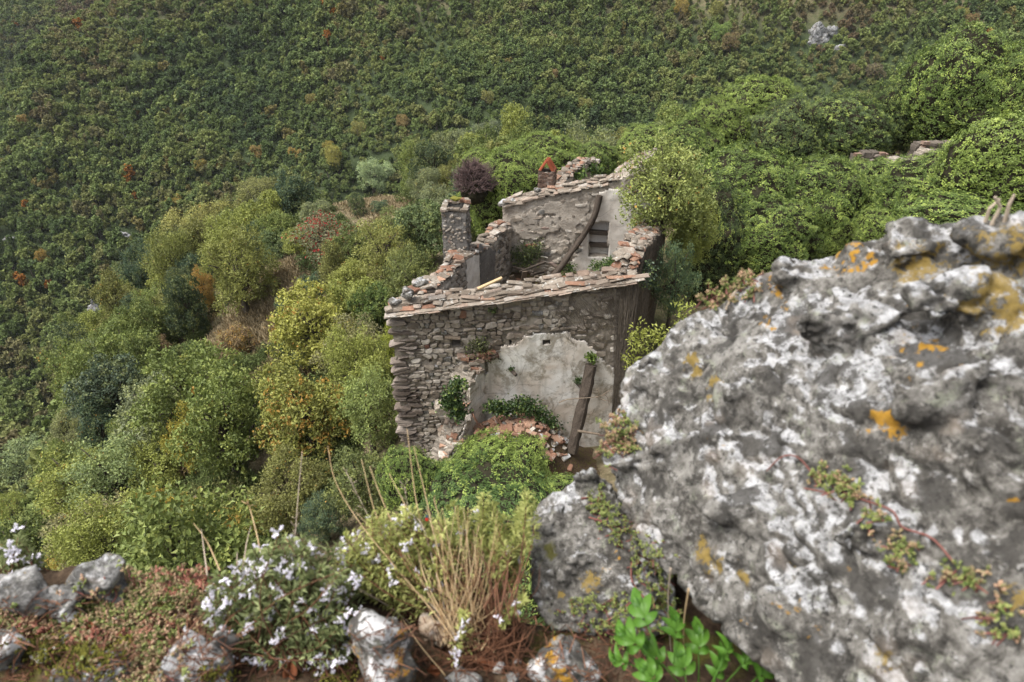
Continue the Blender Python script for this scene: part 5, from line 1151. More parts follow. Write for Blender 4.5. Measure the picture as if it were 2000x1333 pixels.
# ---- dead ivy stems
def stems(name, face, n, gen, rr, label, seed):
    rs_ = random.Random(seed); mb = MB()
    for k in range(n):
        t, z, ln, dt, o = gen(rs_); pts = []; 
        for i in range(6):
            pts.append(face.P(t, z, o + rs_.uniform(0, .05))); z += ln / 5; t += dt / 5 + rs_.uniform(-.06, .06)
        r = rs_.uniform(*rr); v, f = tube(pts, [r * (1.15 - .17 * i) for i in range(6)], 4); mb.add(v, f)
    o = link(name, mb.mesh(name, [M['dead_ivy']])); return tag(o, label, 'ivy', kind='stuff')
def g1(r_):
    t = r_.uniform(.0, RF.L); zt_ = float(np.interp(t, *rtop)); ln = r_.uniform(1.5, 6.5); return t, min(zt_ - ln - .1, -17.8 + r_.uniform(0, 5)), ln, r_.uniform(-.3, .5), .06
stems('dead_ivy', RF, 520, g1, (.014, .035), 'mat of dead ivy stems covering the side wall', 3)
def g2(r_):
    t = r_.uniform(5.6, FF.L - .1); ln = r_.uniform(.5, 1.4); z = float(np.interp(t, *ftop)) - ln - r_.uniform(.1, .9); return t, z, ln, -r_.uniform(.2, .9), .09
stems('dead_ivy', FF, 85, g2, (.004, .009), 'thin dead creeper stems fanning over the right of the front wall', 4)
def g3(r_):
    t = FF.L + r_.uniform(-.35, .12); ln = r_.uniform(1, 6); return t, float(np.interp(t, *ftop)) - ln + r_.uniform(-.3, .1), ln, r_.uniform(-.25, .1), .12
stems('dead_ivy', FF, 60, g3, (.012, .035), 'hanging dead roots at the right corner of the front wall', 5)
# ---- scraps of ruined wall in the ivy at right, and the rubble path
for i, (x, y, w_, h_, Y, mt, lab) in enumerate(((1758, 322, 26, 30, 34, 'mortar_in', 'pale broken wall stump standing in the ivy'), (1815, 304, 34, 22, 34.5, 'mortar_in', 'pale plastered wall fragment right of the broken stump'), (1700, 308, 60, 16, 36, 'mortar_dark', 'reddish rubble wall half buried in dark ivy'), (1830, 286, 80, 18, 36.5, 'mortar_dark', 'long reddish wall remnant under the tallest ivy dome'), (1965, 252, 70, 18, 36, 'mortar_dark', 'reddish wall remnant near the right edge'))):
    p = PY(x, y, Y); s = proj(p)[2]; W_, H_ = w_ * s / F, h_ * s / F; fc = Face(np.array((p.x - W_ / 2, p.y)), np.array((p.x + W_ / 2, p.y + .2)))
    t = empty('ruined_wall', (p.x, p.y, p.z - H_), lab, 'wall'); part('wall_core', slab(fc, 0, W_, p.z - H_ - 1.5, p.z + H_ / 2, .12, lambda T, Z: Z < p.z + H_ * .4 * (1 - abs(T / W_ - .45) * 1.2) + .15 * n2(T, Z, 2, 2, i), .5, .06, i), M[mt], t)
    for k in range(int(5 + W_ * 2)):
        put((ST if mt != 'mortar_dark' else BK + QU)[k % 6], 'stone', t, fc.mat(rs_.uniform(0, W_), p.z + rs_.uniform(-.6, .4) * H_, .03, (rs_.uniform(.2, .4), .25, rs_.uniform(.1, .18)), rs_.uniform(-.2, .2)))
pp = [ground_hit(x, y, lambda t: 0.0)[0] for x, y in ((1640, 505), (1652, 480), (1665, 452), (1662, 430))]
for k in range(70):
    q = pp[k % 3].lerp(pp[k % 3 + 1], rs_.random()); q = q + Vector((rs_.gauss(0, .35), rs_.gauss(0, .3), 0)); z = tz(q.x, q.y) + .05; s = rs_.uniform(.2, .5)
    tag(link('path_stone', (ST + SL)[rs_.randrange(12)], None, (q.x, q.y, z), (rs_.uniform(-.2, .2), rs_.uniform(-.2, .2), rs_.uniform(0, 6)), (s, s * .7, s * .4)), 'loose flat stone of the rubble path between the ivy swells', 'stone', 'stones of the rubble path')
print('house', time.time() - T0)
# ------------------------------------------------------------------ the ledge one stands on
from mathutils.bvhtree import BVHTree
def ledge_z(x, y):
    x = np.asarray(x, float); y = np.asarray(y, float)
    z = -1.035 - .06 * smooth(-.45, -.1, x) + .018 * n2(x, y, 9, 4, 70) + .03 * n2(x, y, 3, 2, 71)
    ed = .80 + .03 * n2(x, y * 0, 4, 2, 72) - .05 * smooth(-.3, .0, x) + .30 * smooth(.10, .22, x)
    return z - 1.6 * np.maximum(y - ed, 0) ** 1.1 - 9 * np.maximum(y - ed - .05, 0) ** 1.4
lx, ly = np.meshgrid(np.linspace(-1.9, 1.9, 260), np.linspace(-.9, 1.25, 180)); li = np.arange(lx.size).reshape(lx.shape)
lf = np.stack([li[:-1, :-1].ravel(), li[:-1, 1:].ravel(), li[1:, 1:].ravel(), li[1:, :-1].ravel()], 1)
lz = ledge_z(lx, ly) + .006 * n2(lx, ly, 45, 3, 73)
led = link('ledge_ground', mesh_np('ledge_ground', np.stack([lx.ravel(), ly.ravel(), lz.ravel()], 1), lf, [M['soil']], None, True)); tag(led, 'dark mossy earth of the cliff ledge in the foreground', 'ground', kind='structure')
def ledge_hit(px, py, up=0.0):
    r = ray(px, py); t = np.linspace(.6, 1.9, 520); g = ledge_z(r.x * t, r.y * t) + up; k = np.nonzero(r.z * t <= g)[0]; i = k[0] if len(k) else 200
    return r * t[i], t[i]
BV = []
def reg(o):
    bm = bmesh.new(); bm.from_mesh(o.data); bm.transform(Matrix.Translation(o.location)); BV.append(BVHTree.FromBMesh(bm)); bm.free()
def surf(px, py):
    """first foreground surface seen at a pixel"""
    r = ray(px, py).normalized(); best = None
    for b in BV:
        q = b.ray_cast(Vector((0, 0, 0)), r)
        if q[0] is not None and (best is None or q[3] < best[2]): best = (q[0], q[1], q[3])
    if best is None:
        p, s = ledge_hit(px, py); best = (p, Vector((0, 0, 1)), p.length)
    return best
def rk(name, chunks, voxel, mat, label, amp, freq, crease, pits, seed, cat='rock'):
    me = rock_mesh(name, chunks, voxel, M[mat], amp, freq, crease, pits, seed); c = Vector(np.mean([tuple(v.co) for v in list(me.vertices)[::50]], 0)); recenter(me, c)
    o = tag(link(name, me, None, c), label, cat); reg(o); return o
# ---- the great boulder
H = lambda L: [PS(*q) for q in L]
main = H([(1205, 800, 1.27), (1185, 900, 1.27), (1222, 722, 1.28), (1335, 632, 1.25), (1440, 572, 1.22), (1505, 525, 1.2), (1620, 515, 1.17), (1722, 468, 1.1), (1835, 440, 1.05), (2010, 430, .95), (2300, 430, .9),
          (1200, 985, 1.24), (1300, 1120, 1.12), (1440, 1262, 1.0), (1600, 1420, .86), (2000, 1520, .68), (2300, 1400, .62), (2300, 900, .66), (1700, 820, .9), (2000, 760, .8),
          (1400, 720, 1.8), (1800, 620, 1.7), (2300, 560, 1.5), (1600, 1100, 1.7)])
subs = [lump(PS(1575, 528, 1.14), .06, 1, 16, (1.2, .8, .5)), lump(PS(1790, 474, 1.04), .06, 2, 16, (1.3, 1, .55)), lump(PS(1930, 462, .95), .055, 3, 16, (1.2, 1, .5)), lump(PS(2010, 452, .9), .05, 13, 16, (1, 1, .6)),
        lump(PS(1222, 905, 1.22), .05, 4, 14, (1, 1, .6)), lump(PS(1262, 735, 1.24), .04, 5), lump(PS(1215, 835, 1.25), .04, 6), lump(PS(1700, 660, .99), .09, 7, 18, (1.3, .5, .8)), lump(PS(1890, 780, .84), .08, 8, 18, (1.2, .4, .8)), lump(PS(1500, 780, 1.07), .08, 9, 18, (1.0, .4, 1)),
        lump(PS(1450, 1000, 1.02), .07, 10, 18, (1.3, .4, .7)), lump(PS(1750, 1050, .86), .07, 11, 18, (1.2, .4, .7)), lump(PS(1900, 580, .90), .08, 12, 18, (1.3, .6, .6)), lump(PS(1330, 890, 1.15), .06, 14, 18, (1, .5, 1)), lump(PS(1600, 1180, .93), .07, 16, 18, (1.4, .4, .6))]
boulder = rk('boulder', [main] + subs, .0062, 'boulder', 'huge pale lichen covered limestone boulder filling the lower right', .0125, 9, .014, .010, 1)
second = rk('boulder', [H([(1045, 985, 1.38), (1092, 962, 1.38), (1150, 925, 1.40), (1185, 935, 1.38), (1230, 1000, 1.33), (1310, 1110, 1.25), (1320, 1190, 1.2), (1270, 1245, 1.17), (1170, 1240, 1.2), (1075, 1235, 1.23), (1032, 1160, 1.28), (1028, 1060, 1.33), (1130, 1080, 1.24), (1220, 1140, 1.18), (1150, 1000, 1.75), (1260, 1150, 1.6)]),
               lump(PS(1150, 942, 1.37), .035, 21, 14), lump(PS(1065, 1015, 1.33), .045, 22, 14), lump(PS(1130, 1120, 1.24), .05, 23, 16, (1, .6, 1.2)), lump(PS(1240, 1180, 1.17), .045, 24, 16)],
            .0055, 'boulder2', 'grey fissured rock wedged under the left end of the huge boulder', .010, 15, .010, .007, 2)
def lichen_spots(o, spots, nm='lichen'):
    n = len(o.data.vertices); co = np.empty(n * 3); o.data.vertices.foreach_get('co', co); co = co.reshape(-1, 3) + np.array(o.location); v = np.full(n, -1.0)
    for x, y, r, s_ in spots:
        p, _, _2 = surf(x, y); rr = r * s_ / F; v = np.maximum(v, 1 - np.linalg.norm(co - np.array(p), axis=1) / rr * .5)
    a = o.data.attributes.new(nm, 'FLOAT', 'POINT'); a.data.foreach_set('value', v.astype(np.float32))
lichen_spots(boulder, [(1805, 520, 40, 1), (1925, 505, 46, .9), (1985, 495, 40, .9), (1940, 560, 44, .9), (1985, 610, 40, .9), (1900, 600, 24, .9), (1380, 1085, 22, 1.05), (1372, 1060, 14, 1.05), (1405, 1105, 12, 1.05), (1450, 1128, 14, 1.0), (1355, 705, 13, 1.2), (1360, 725, 13, 1.2), (1392, 745, 12, 1.2), (1388, 775, 10, 1.2), (1545, 1100, 8, 1), (1990, 1165, 20, .7), (1730, 1285, 16, .8)])
lichen_spots(second, [(1150, 1135, 16, 1.2), (1095, 1160, 7, 1.2)])
# ---- rocks bedded in the ledge
ROCKS = [(20, 1150, 90, 110, 'rock', 'grey rock cut by the left edge, on the cliff rim'), (66, 1152, 118, 135, 'rock', 'rounded grey rock, second from left on the cliff rim'), (135, 1170, 84, 125, 'rock', 'cracked mossy grey rock between rounded and peaked rim rocks'),
         (205, 1132, 120, 140, 'rock', 'tall peaked grey rock on the cliff rim'), (20, 1262, 130, 115, 'rock', 'grey rock with mossy side low at the left edge'), (190, 1312, 160, 110, 'rock', 'pale grey rock at the bottom edge, left'),
         (392, 1285, 150, 190, 'rock_white', 'dark rock speckled with white lichen left of the flowers'), (752, 1262, 155, 250, 'rock_white', 'upright rock with a bright white lichen patch under the shrub'), (858, 1218, 90, 110, 'tan_stone', 'smooth brownish stone behind the upright white patched rock'),
         (1095, 1302, 155, 150, 'rock_white', 'white sided rock with orange lichen at the bottom edge'), (905, 1335, 90, 50, 'rock', 'low grey rock at the bottom edge under the dry twigs'),
         (130, 1255, 34, 28, 'pale_stone', 'small pale stone beside the mossy rock'), (362, 1212, 34, 34, 'tan_stone', 'tan pebble by the flowering shrub'), (290, 1198, 20, 16, 'pale_stone', 'small white pebble in the sedum'), (228, 1222, 26, 22, 'pale_stone', 'whitish pebble right of the peaked rock'),
         (250, 1262, 36, 40, 'rock', 'small grey stone in the middle of the sedum'), (85, 1292, 70, 40, 'pale_stone', 'broken pale stone above the bottom left'), (972, 1310, 36, 34, 'pale_stone', 'white stone near the dry twigs'), (1010, 1300, 24, 20, 'pale_stone', 'small white pebble right of the white stone'), (1000, 1328, 40, 26, 'rock', 'grey pebble at the bottom edge')]
for i, (x, y, w_, h_, mt, lab) in enumerate(ROCKS):
    p, s = ledge_hit(x, y - 8 + h_ * .30); r = max(w_, h_) / 2 * s / F; sx, sz = w_ / 2 * s / F, h_ / 2 * s / F
    c = p + Vector((0, .1 * r, sz * .55)); rs_ = random.Random(i * 3 + 5); up = Vector((0, SP, CP))
    ch = [lump(c, 1, i * 11 + 1, 13, (sx * 1.0, max(sx, sz) * .8, sz * 1.0))]
    if r > .03:
        for k in range(4): ch.append(lump(c + Vector((rs_.uniform(-.6, .6) * sx, rs_.uniform(-.4, .2) * sx, rs_.uniform(-.7, .3) * sz)), r * .55, i * 11 + 2 + k, 11, (1, .9, .8)))
    o = rk('rock' if r > .02 else 'pebble', ch, max(r / 15, .0018), mt, lab, r * .10, .55 / r, r * .09, r * .05, i + 20, 'rock' if r > .02 else 'pebble')
    PALE = {752: [(738, 1215, 40, 1.15), (760, 1290, 22, 1.1), (735, 1310, 20, 1.1), (790, 1260, 12, 1.1)], 1095: [(1045, 1265, 34, 1.05), (1048, 1310, 24, 1.05), (1150, 1300, 10, 1.05)], 392: [(370, 1240, 22, 1.15), (395, 1290, 26, 1.1), (360, 1310, 22, 1.1), (430, 1325, 16, 1.1)], 190: [(205, 1305, 30, 1.1)], 20: [(30, 1250, 26, 1.1)], 135: [(130, 1205, 16, 1.15)]}
    if x in PALE and r > .02: lichen_spots(o, PALE[x], 'pale')
# ---- leaf-level helpers
def needles(mb_c, mb_d, mb_n, p0, p1, ctrl, n, rs_, spread=.5):
    pass
def stem_curve(b, t, rs_, sag=.15):
    m = b.lerp(t, .55) + Vector((rs_.uniform(-1, 1), rs_.uniform(-1, 1), rs_.uniform(-.2, 1))) * (t - b).length * sag; return curve_pts([b, m, t], 9)
def flower_mesh(seed):
    rs_ = random.Random(seed); mb = MB()
    for h in range(2 + seed % 3):
        q = Euler((rs_.uniform(-.9, .9), rs_.uniform(-.9, .9), rs_.uniform(0, 6))).to_matrix(); off = Vector((rs_.uniform(-.9, .9), rs_.uniform(-.9, .9), rs_.uniform(-.6, .4))) if h else Vector((0, 0, 0)); g = rs_.uniform(.75, 1.1)
        for k in range(4):
            a = k * 1.4 + rs_.uniform(-.3, .3); L, W = ((.75, .5), (.5, .3), (.55, .42), (.45, .3))[k]
            d = Vector((math.cos(a), math.sin(a), rs_.uniform(.0, .5))); s = Vector((-math.sin(a), math.cos(a), 0)); dn = Vector((0, 0, -.12))
            mb.add([off + q @ (p * g) for p in (d * .06, d * L * .5 + s * W * .5, d * L * .85 + s * W * .45 + dn, d * L + dn * 1.5, d * L * .85 - s * W * .45 + dn, d * L * .5 - s * W * .5)], [(0, 1, 2, 3, 4, 5)])
        v, f = tube([off + q @ Vector((0, 0, -.75)), off + q @ Vector((0, 0, .06))], [.07, .15], 5); mb.add(v, f)
    return mb.mesh('flower', [M['flower']])
FL = [flower_mesh(i) for i in range(6)]
def shrub(name, label, bases, tips, leafmat, nl, leaf, flowers, seed, stem_r=.0011, frac=.7, cat='shrub', fl_size=.0096, stemmat='brown_twig', brush=.012):
    rs_ = random.Random(seed); nr = np.random.RandomState(seed); b0 = bases[0]; t = empty(name, b0, label, cat); mb = MB(); C, Dr, Nn = [], [], []; ends = []
    for tp in tips:
        b = rs_.choice(bases) + Vector((rs_.gauss(0, .02), rs_.gauss(0, .015), 0)); pts = stem_curve(b, tp, rs_); v, f = tube([p - b0 for p in pts], [stem_r * (1.3 - .1 * i) for i in range(9)], 4); mb.add(v, f); ends.append(pts)
        for k in range(nl):
            u = 1 - rs_.random() ** 1.3 * frac; x = u * 8; i = min(int(x), 7); p = pts[i].lerp(pts[i + 1], x - i); ax = (pts[i + 1] - pts[i]).normalized()
            o = Vector([rs_.gauss(0, 1) for _ in range(3)]); o -= ax * o.dot(ax); o.normalize(); d = (o + ax * rs_.uniform(.2, 1.1)).normalized()
            C.append(p - b0 + d * leaf * .5 + o * rs_.uniform(0, brush * .3)); Dr.append(d); Nn.append((ax + o * .3 + Vector((0, 0, .5))).normalized())
    link('stems', mb.mesh('stems', [M[stemmat]], True), t)
    L = leaf * nr.uniform(.6, 1.25, len(C)); v, f = leaves(np.array([tuple(q) for q in C]), np.array([tuple(q) for q in Dr]), np.array([tuple(q) for q in Nn]), L, L * .33, .25, .15)
    o = link('leaves', mesh_np('leaves', v, f, [M[leafmat]]), t); o['kind'] = 'stuff'
    for k in range(flowers):
        pts = ends[k % len(ends)] if flowers > len(ends) else rs_.choice(ends); u = 1 - rs_.random() ** 2 * .22; x = u * 8; i = min(int(x), 7); p = pts[i].lerp(pts[i + 1], x - i)
        o = Vector([rs_.gauss(0, 1) for _ in range(3)]) + Vector((0, -1.6, 1.3)); o.normalize(); e = o.to_track_quat('Z', 'Y').to_euler(); s = fl_size * rs_.uniform(.75, 1.2)
        link('flower', FL[rs_.randrange(6)], t, p - b0 + o * .016, e, (s, s, s))
    return t
def tips_in(poly, n, srange, seed, bias=None):
    rs_ = random.Random(seed); xs = [p[0] for p in poly]; ys = [p[1] for p in poly]; out = []
    while len(out) < n:
        x, y = rs_.uniform(min(xs), max(xs)), rs_.uniform(min(ys), max(ys))
        if inpoly(np.array([x]), np.array([y]), poly)[0]: out.append(PS(x, y, rs_.uniform(*srange)))
    return out
gb = lambda x, y: ledge_hit(x, y)[0]
shrub('flowering_shrub', 'low shrub covered in small white-lilac flowers on the ledge', [gb(560, 1290), gb(620, 1270), gb(500, 1300), gb(640, 1310), gb(450, 1250)],
      tips_in([(392, 1150), (440, 1105), (520, 1050), (575, 1035), (640, 1062), (700, 1085), (705, 1170), (690, 1260), (650, 1330), (480, 1330), (420, 1270), (390, 1190)], 340, (1.07, 1.22), 1), 'savory_leaf', 44, .0145, 300, 1)
yb = [gb(850, 1215), gb(900, 1225), gb(950, 1220), gb(800, 1190)]
shrub('yellow_green_shrub', 'yellow-green shrub with few pale flowers right of the flowering shrub', yb,
      tips_in([(640, 1105), (668, 1050), (720, 1005), (775, 985), (830, 1000), (880, 1015), (900, 1080), (850, 1150), (760, 1170), (690, 1150)], 240, (1.16, 1.28), 2), 'savory_yellow', 46, .0145, 42, 2)
shrub('upright_shrub', 'upright yellow sprigs standing against the grey fissured rock', yb[1:3] + [gb(980, 1200)],
      [PS(x + dx, y + dy, 1.24 + .02 * k) for (x, y) in ((885, 985), (912, 1000), (945, 968), (962, 985), (990, 1010), (1015, 1000), (1030, 965), (1020, 1040), (1000, 1080), (935, 1010), (975, 1040)) for k, (dx, dy) in enumerate(((0, 0), (8, 22), (-9, 30)))], 'savory_yellow', 110, .0135, 12, 3, frac=.55, brush=.02)
shrub('flowering_sprig', 'small flowering sprig at the far left edge of the ledge', [gb(20, 1150), gb(50, 1150)], tips_in([(0, 1060), (40, 1035), (60, 1060), (90, 1100), (60, 1135), (0, 1125)], 26, (1.22, 1.3), 4), 'savory_leaf', 34, .013, 22, 4)
shrub('flowering_sprig', 'trailing sprig hanging below the dry twigs', [gb(950, 1240)], [PS(x, y, 1.12) for x, y in ((890, 1260), (900, 1230), (885, 1290), (1000, 1190), (1020, 1170), (985, 1215), (905, 1200))], 'savory_yellow', 44, .012, 8, 6)
# ---- dead twigs, straw
rs_ = random.Random(4); mb = MB(); b0 = gb(940, 1245)
for k in range(420):
    b = gb(rs_.uniform(880, 1010), rs_.uniform(1215, 1290)) if k % 3 else gb(rs_.uniform(860, 1030), rs_.uniform(1240, 1330)); tp = PS(rs_.gauss(945, 55), rs_.uniform(1050, 1230), rs_.uniform(1.14, 1.26)) if k % 3 else PS(rs_.uniform(840, 1050), rs_.uniform(1200, 1320), rs_.uniform(1.08, 1.18))
    pts = stem_curve(b, tp, rs_, .22); v, f = tube([p - b0 for p in pts], [.0007 * (1.3 - .1 * i) for i in range(9)], 4); mb.add(v, f)
t = empty('dead_twigs', b0, 'tangle of dead reddish brown twigs under the yellow sprigs', 'twigs'); link('stems', mb.mesh('stems', [M['brown_twig']]), t)
STALK = [([(890, 1255), (850, 1200), (770, 1105), (700, 1018), (655, 940), (640, 872)], 'straw'), ([(900, 1260), (850, 1190), (768, 1108), (735, 1040), (676, 922)], 'straw_grey'), ([(890, 1250), (800, 1100), (740, 1020), (706, 898)], 'straw'), ([(870, 1220), (790, 1070), (750, 985), (722, 912)], 'straw'),
         ([(885, 1235), (830, 1130), (800, 1010), (760, 925)], 'straw'), ([(892, 1250), (850, 1110), (815, 990), (795, 838)], 'straw'), ([(895, 1240), (860, 1100), (835, 985), (808, 872)], 'straw'), ([(890, 1290), (886, 1180), (880, 1080), (850, 985), (850, 968)], 'straw'),
         ([(892, 1310), (880, 1240), (830, 1040), (800, 1000), (790, 950)], 'straw_grey'), ([(905, 1270), (880, 1130), (862, 1060), (830, 1000)], 'straw'), ([(578, 1325), (580, 1200), (575, 1090), (580, 1000), (590, 882)], 'straw_grey'), ([(430, 1115), (405, 1060), (378, 1022)], 'straw'), ([(405, 1125), (398, 1070), (393, 1034)], 'straw_grey'),
         ([(512, 1100), (503, 1050), (490, 1000), (485, 985)], 'straw'), ([(475, 1110), (482, 1060), (490, 1028)], 'straw_grey'), ([(465, 1120), (463, 1090), (464, 1078)], 'straw_grey'), ([(640, 1105), (700, 1150), (780, 1200), (880, 1300)], 'straw_grey'), ([(870, 1320), (820, 1260), (780, 1200), (740, 1150)], 'straw'), ([(900, 1300), (905, 1240), (888, 1180), (870, 1100)], 'straw'), ([(930, 1290), (920, 1220), (890, 1150), (860, 1120)], 'straw'),
         ([(940, 1270), (960, 1230), (940, 1180), (930, 1160)], 'straw'), ([(1310, 1110), (1305, 1180), (1312, 1300)], 'straw_grey'), ([(1345, 1150), (1335, 1230), (1340, 1330)], 'straw')]
for part_name, rng, lab in (('a', range(0, 10), 'tall dry straw stalks leaning left out of the yellow-green shrub'), ('b', range(10, 16), 'thin upright straw stalks behind the white flowers'), ('c', range(16, 21), 'bent straw stalks across the dead twigs'), ('d', range(21, 23), 'two fine straw stalks in front of the boulder foot')):
    b0 = PS(*STALK[rng[0]][0][0], 1.16); t = empty('dry_stalks', b0, lab, 'dry grass')
    for i in rng:
        ct, mt = STALK[i]; n = len(ct); s0 = 1.12 if part_name != 'd' else .98; pts = curve_pts([PS(x, y, s0 + .12 * k / (n - 1) + .008 * (i % 4)) for k, (x, y) in enumerate(ct)], 22); v, f = tube([p - b0 for p in pts], [.00125 * (1.15 - .035 * k) for k in range(22)], 6); mb = MB(); mb.add(v, f)
        if i in (1, 10, 13, 8):       # spent seed heads
            for k in range(9):
                q = pts[-1 - k % 5] - b0 if i != 10 else pts[12 + k % 4] - b0; v, f = tube([q, q + Vector((rs_.uniform(-.012, .012), rs_.uniform(-.004, .004), rs_.uniform(.006, .016)))], [.0009, .0004], 4); mb.add(v, f)
        link('stalk', mb.mesh('stalk', [M[mt]], True), t)
mb = MB(); b0 = PS(900, 1255, 1.15)
for k in range(110):
    bx_, by_ = rs_.gauss(900, 22), rs_.gauss(1235, 22); tx, ty = rs_.gauss(885, 60), rs_.uniform(985, 1170); s1 = rs_.uniform(1.12, 1.24)
    pts = curve_pts([PS(bx_, by_, 1.14), PS(bx_ * .45 + tx * .55 + rs_.uniform(-14, 14), (by_ + ty) / 2, s1), PS(tx, ty, s1 + .02)], 10); v, f = tube([p - b0 for p in pts], [.0007 * (1.2 - .07 * i) for i in range(10)], 4); mb.add(v, f)
t = empty('dry_grass_tuft', b0, 'loose tuft of fine tawny dry grass rising between the shrub and the dead twigs', 'dry grass'); o = link('blades', mb.mesh('blades', [M['straw']]), t); o['kind'] = 'stuff'
# ---- sedum, moss, litter
def octa(c, d, L, W, mb):
    d = d.normalized(); a = d.orthogonal().normalized(); b = d.cross(a); e = [c, c + d * L]; m = c + d * L * .6
    v = [e[0], m + a * W, m + b * W, m - a * W, m - b * W, e[1]]; mb.add(v, [(0, 2, 1), (0, 3, 2), (0, 4, 3), (0, 1, 4), (5, 1, 2), (5, 2, 3), (5, 3, 4), (5, 4, 1)])
def sedum(name, spots, label, mats, seed, leaf=.0075, stems_=.5):
    rs_ = random.Random(seed); m1, m2, m3 = MB(), MB(), MB()
    for (x, y, rx, ry, n) in spots:
        for k in range(n):
            qx_, qy_ = x + rs_.gauss(0, rx), y + rs_.gauss(0, ry); p, nr, ds = surf(qx_, qy_)
            if seed == 1 and ds < ledge_hit(qx_, qy_)[0].length - .012 and rs_.random() < .9: continue
            up = (nr * .6 + Vector((rs_.gauss(0, .35), rs_.gauss(0, .35), .7))).normalized(); h = rs_.uniform(.004, .02); tp = p + up * h
            if rs_.random() < stems_: v, f = tube([p - up * .004 + Vector((rs_.gauss(0, .012), rs_.gauss(0, .008), 0)), p.lerp(tp, .4), tp], [.0011, .0010, .0009], 4); m3.add(v, f)
            tg = m1 if rs_.random() < .62 else m2; sz = leaf * rs_.uniform(.7, 1.25)
            for q in range(rs_.randint(5, 9)):
                d = (up * rs_.uniform(.1, .9) + Vector((rs_.gauss(0, .7), rs_.gauss(0, .7), rs_.gauss(0, .4)))); octa(tp - up * h * rs_.uniform(0, .6), d, sz, sz * .24, tg)
    t = empty(name, surf(spots[0][0], spots[0][1])[0], label, 'sedum', kind='stuff')
    for nm, mb, mt in (('leaves', m1, mats[0]), ('leaves', m2, mats[1]), ('stems', m3, 'sedum_stem')):
        if mb.v: mb.v = [tuple(Vector(q) - t.location) for q in mb.v]; o = link(nm, mb.mesh(nm, [M[mt]]), t); o['kind'] = 'stuff'
    return t
sedum('sedum', [(275, 1160, 55, 16, 300), (330, 1155, 40, 14, 220), (215, 1215, 30, 25, 130), (300, 1215, 45, 22, 200), (250, 1260, 50, 20, 150), (320, 1290, 35, 30, 140), (30, 1225, 30, 12, 90), (60, 1200, 40, 12, 80), (165, 1165, 10, 20, 50), (150, 1240, 25, 15, 60), (290, 1325, 40, 10, 70)], 'pink and green sedum carpet covering the left of the ledge', ('sedum', 'sedum_green'), 1)
sedum('sedum', [(360, 1140, 22, 12, 130), (315, 1150, 25, 10, 70), (180, 1250, 20, 16, 50), (60, 1225, 25, 10, 50), (270, 1235, 30, 16, 60)], 'reddish sedum patches through the pink and green carpet', ('sedum_red', 'sedum'), 1)
sedum('sedum', [(1215, 845, 12, 18, 70), (1195, 870, 10, 16, 40), (1225, 880, 10, 10, 25)], 'pinkish sedum tuft in the left notch of the huge boulder', ('sedum', 'sedum_green'), 2)
sedum('sedum', [(1640, 950, 18, 12, 30), (1600, 935, 18, 10, 14), (1672, 972, 14, 8, 14)], 'sedum tuft on the middle of the huge boulder', ('sedum_green', 'sedum'), 3)
sedum('sedum', [(1750, 1085, 14, 24, 30), (1700, 1015, 16, 10, 14), (1880, 1135, 30, 14, 26), (1950, 1215, 20, 30, 22)], 'sedum trailing down the right of the huge boulder', ('sedum_green', 'sedum'), 4)
sedum('sedum', [(1430, 572, 24, 9, 40), (1455, 556, 14, 8, 26), (1395, 590, 16, 8, 24)], 'reddish sedum along the upper left rim of the huge boulder', ('sedum', 'sedum_green'), 5)
sedum('sedum', [(1165, 985, 12, 16, 40), (1180, 1010, 12, 12, 30), (1210, 1040, 14, 20, 35), (1260, 1090, 20, 25, 60), (1290, 1160, 15, 25, 50), (1230, 1190, 40, 14, 60), (1150, 1190, 30, 14, 40), (1200, 1235, 40, 16, 70)], 'green sedum in the cracks between the two boulders', ('sedum_green', 'sedum_green'), 6, .006)
def creep(px_list, r, label):
    pts = curve_pts([surf(x, y)[0] + surf(x, y)[1] * .004 for x, y in px_list], 18); mb = MB(); v, f = tube([p - pts[0] for p in pts], r, 5); mb.add(v, f); tag(link('creeping_stem', mb.mesh('creeping_stem', [M['sedum_stem']], True), None, pts[0]), label, 'stem')
creep([(1500, 920), (1530, 895), (1560, 890), (1585, 920), (1600, 950)], .0011, 'red creeping stem left of the middle sedum tuft')
creep([(1640, 960), (1690, 980), (1740, 1000), (1760, 1030), (1820, 1050), (1870, 1100)], .0013, 'long reddish stem trailing across the boulder')
creep([(1150, 1010), (1180, 1020), (1200, 1040)], .0016, 'short red stem on the fissured rock')
creep([(1230, 1100), (1240, 1140), (1265, 1170), (1290, 1150)], .0016, 'red stem looping between the boulders')
creep([(205, 1130), (225, 1160), (215, 1190)], .0015, 'thin red stem on the peaked rim rock')
for i, (x, y) in enumerate(((1925, 420), (1940, 418), (1965, 414), (1420, 585))):
    p = surf(x, y + 14)[0]; mb = MB(); v, f = tube([Vector((0, 0, -.006)), Vector((rs_.uniform(-.006, .006), 0, .02)), Vector((rs_.uniform(-.012, .012), 0, .034))], [.0028, .0024, .0018], 6); mb.add(v, f)
    tag(link('twig_stub', mb.mesh('twig_stub', [M['straw_grey']]), None, p), ['short dry stub on the boulder top, left of three', 'short dry stub on the boulder top, middle of three', 'short dry stub on the boulder top, right of three', 'dry stub on the upper left rim of the boulder'][i], 'twig')
mb = MB(); lt = MB()
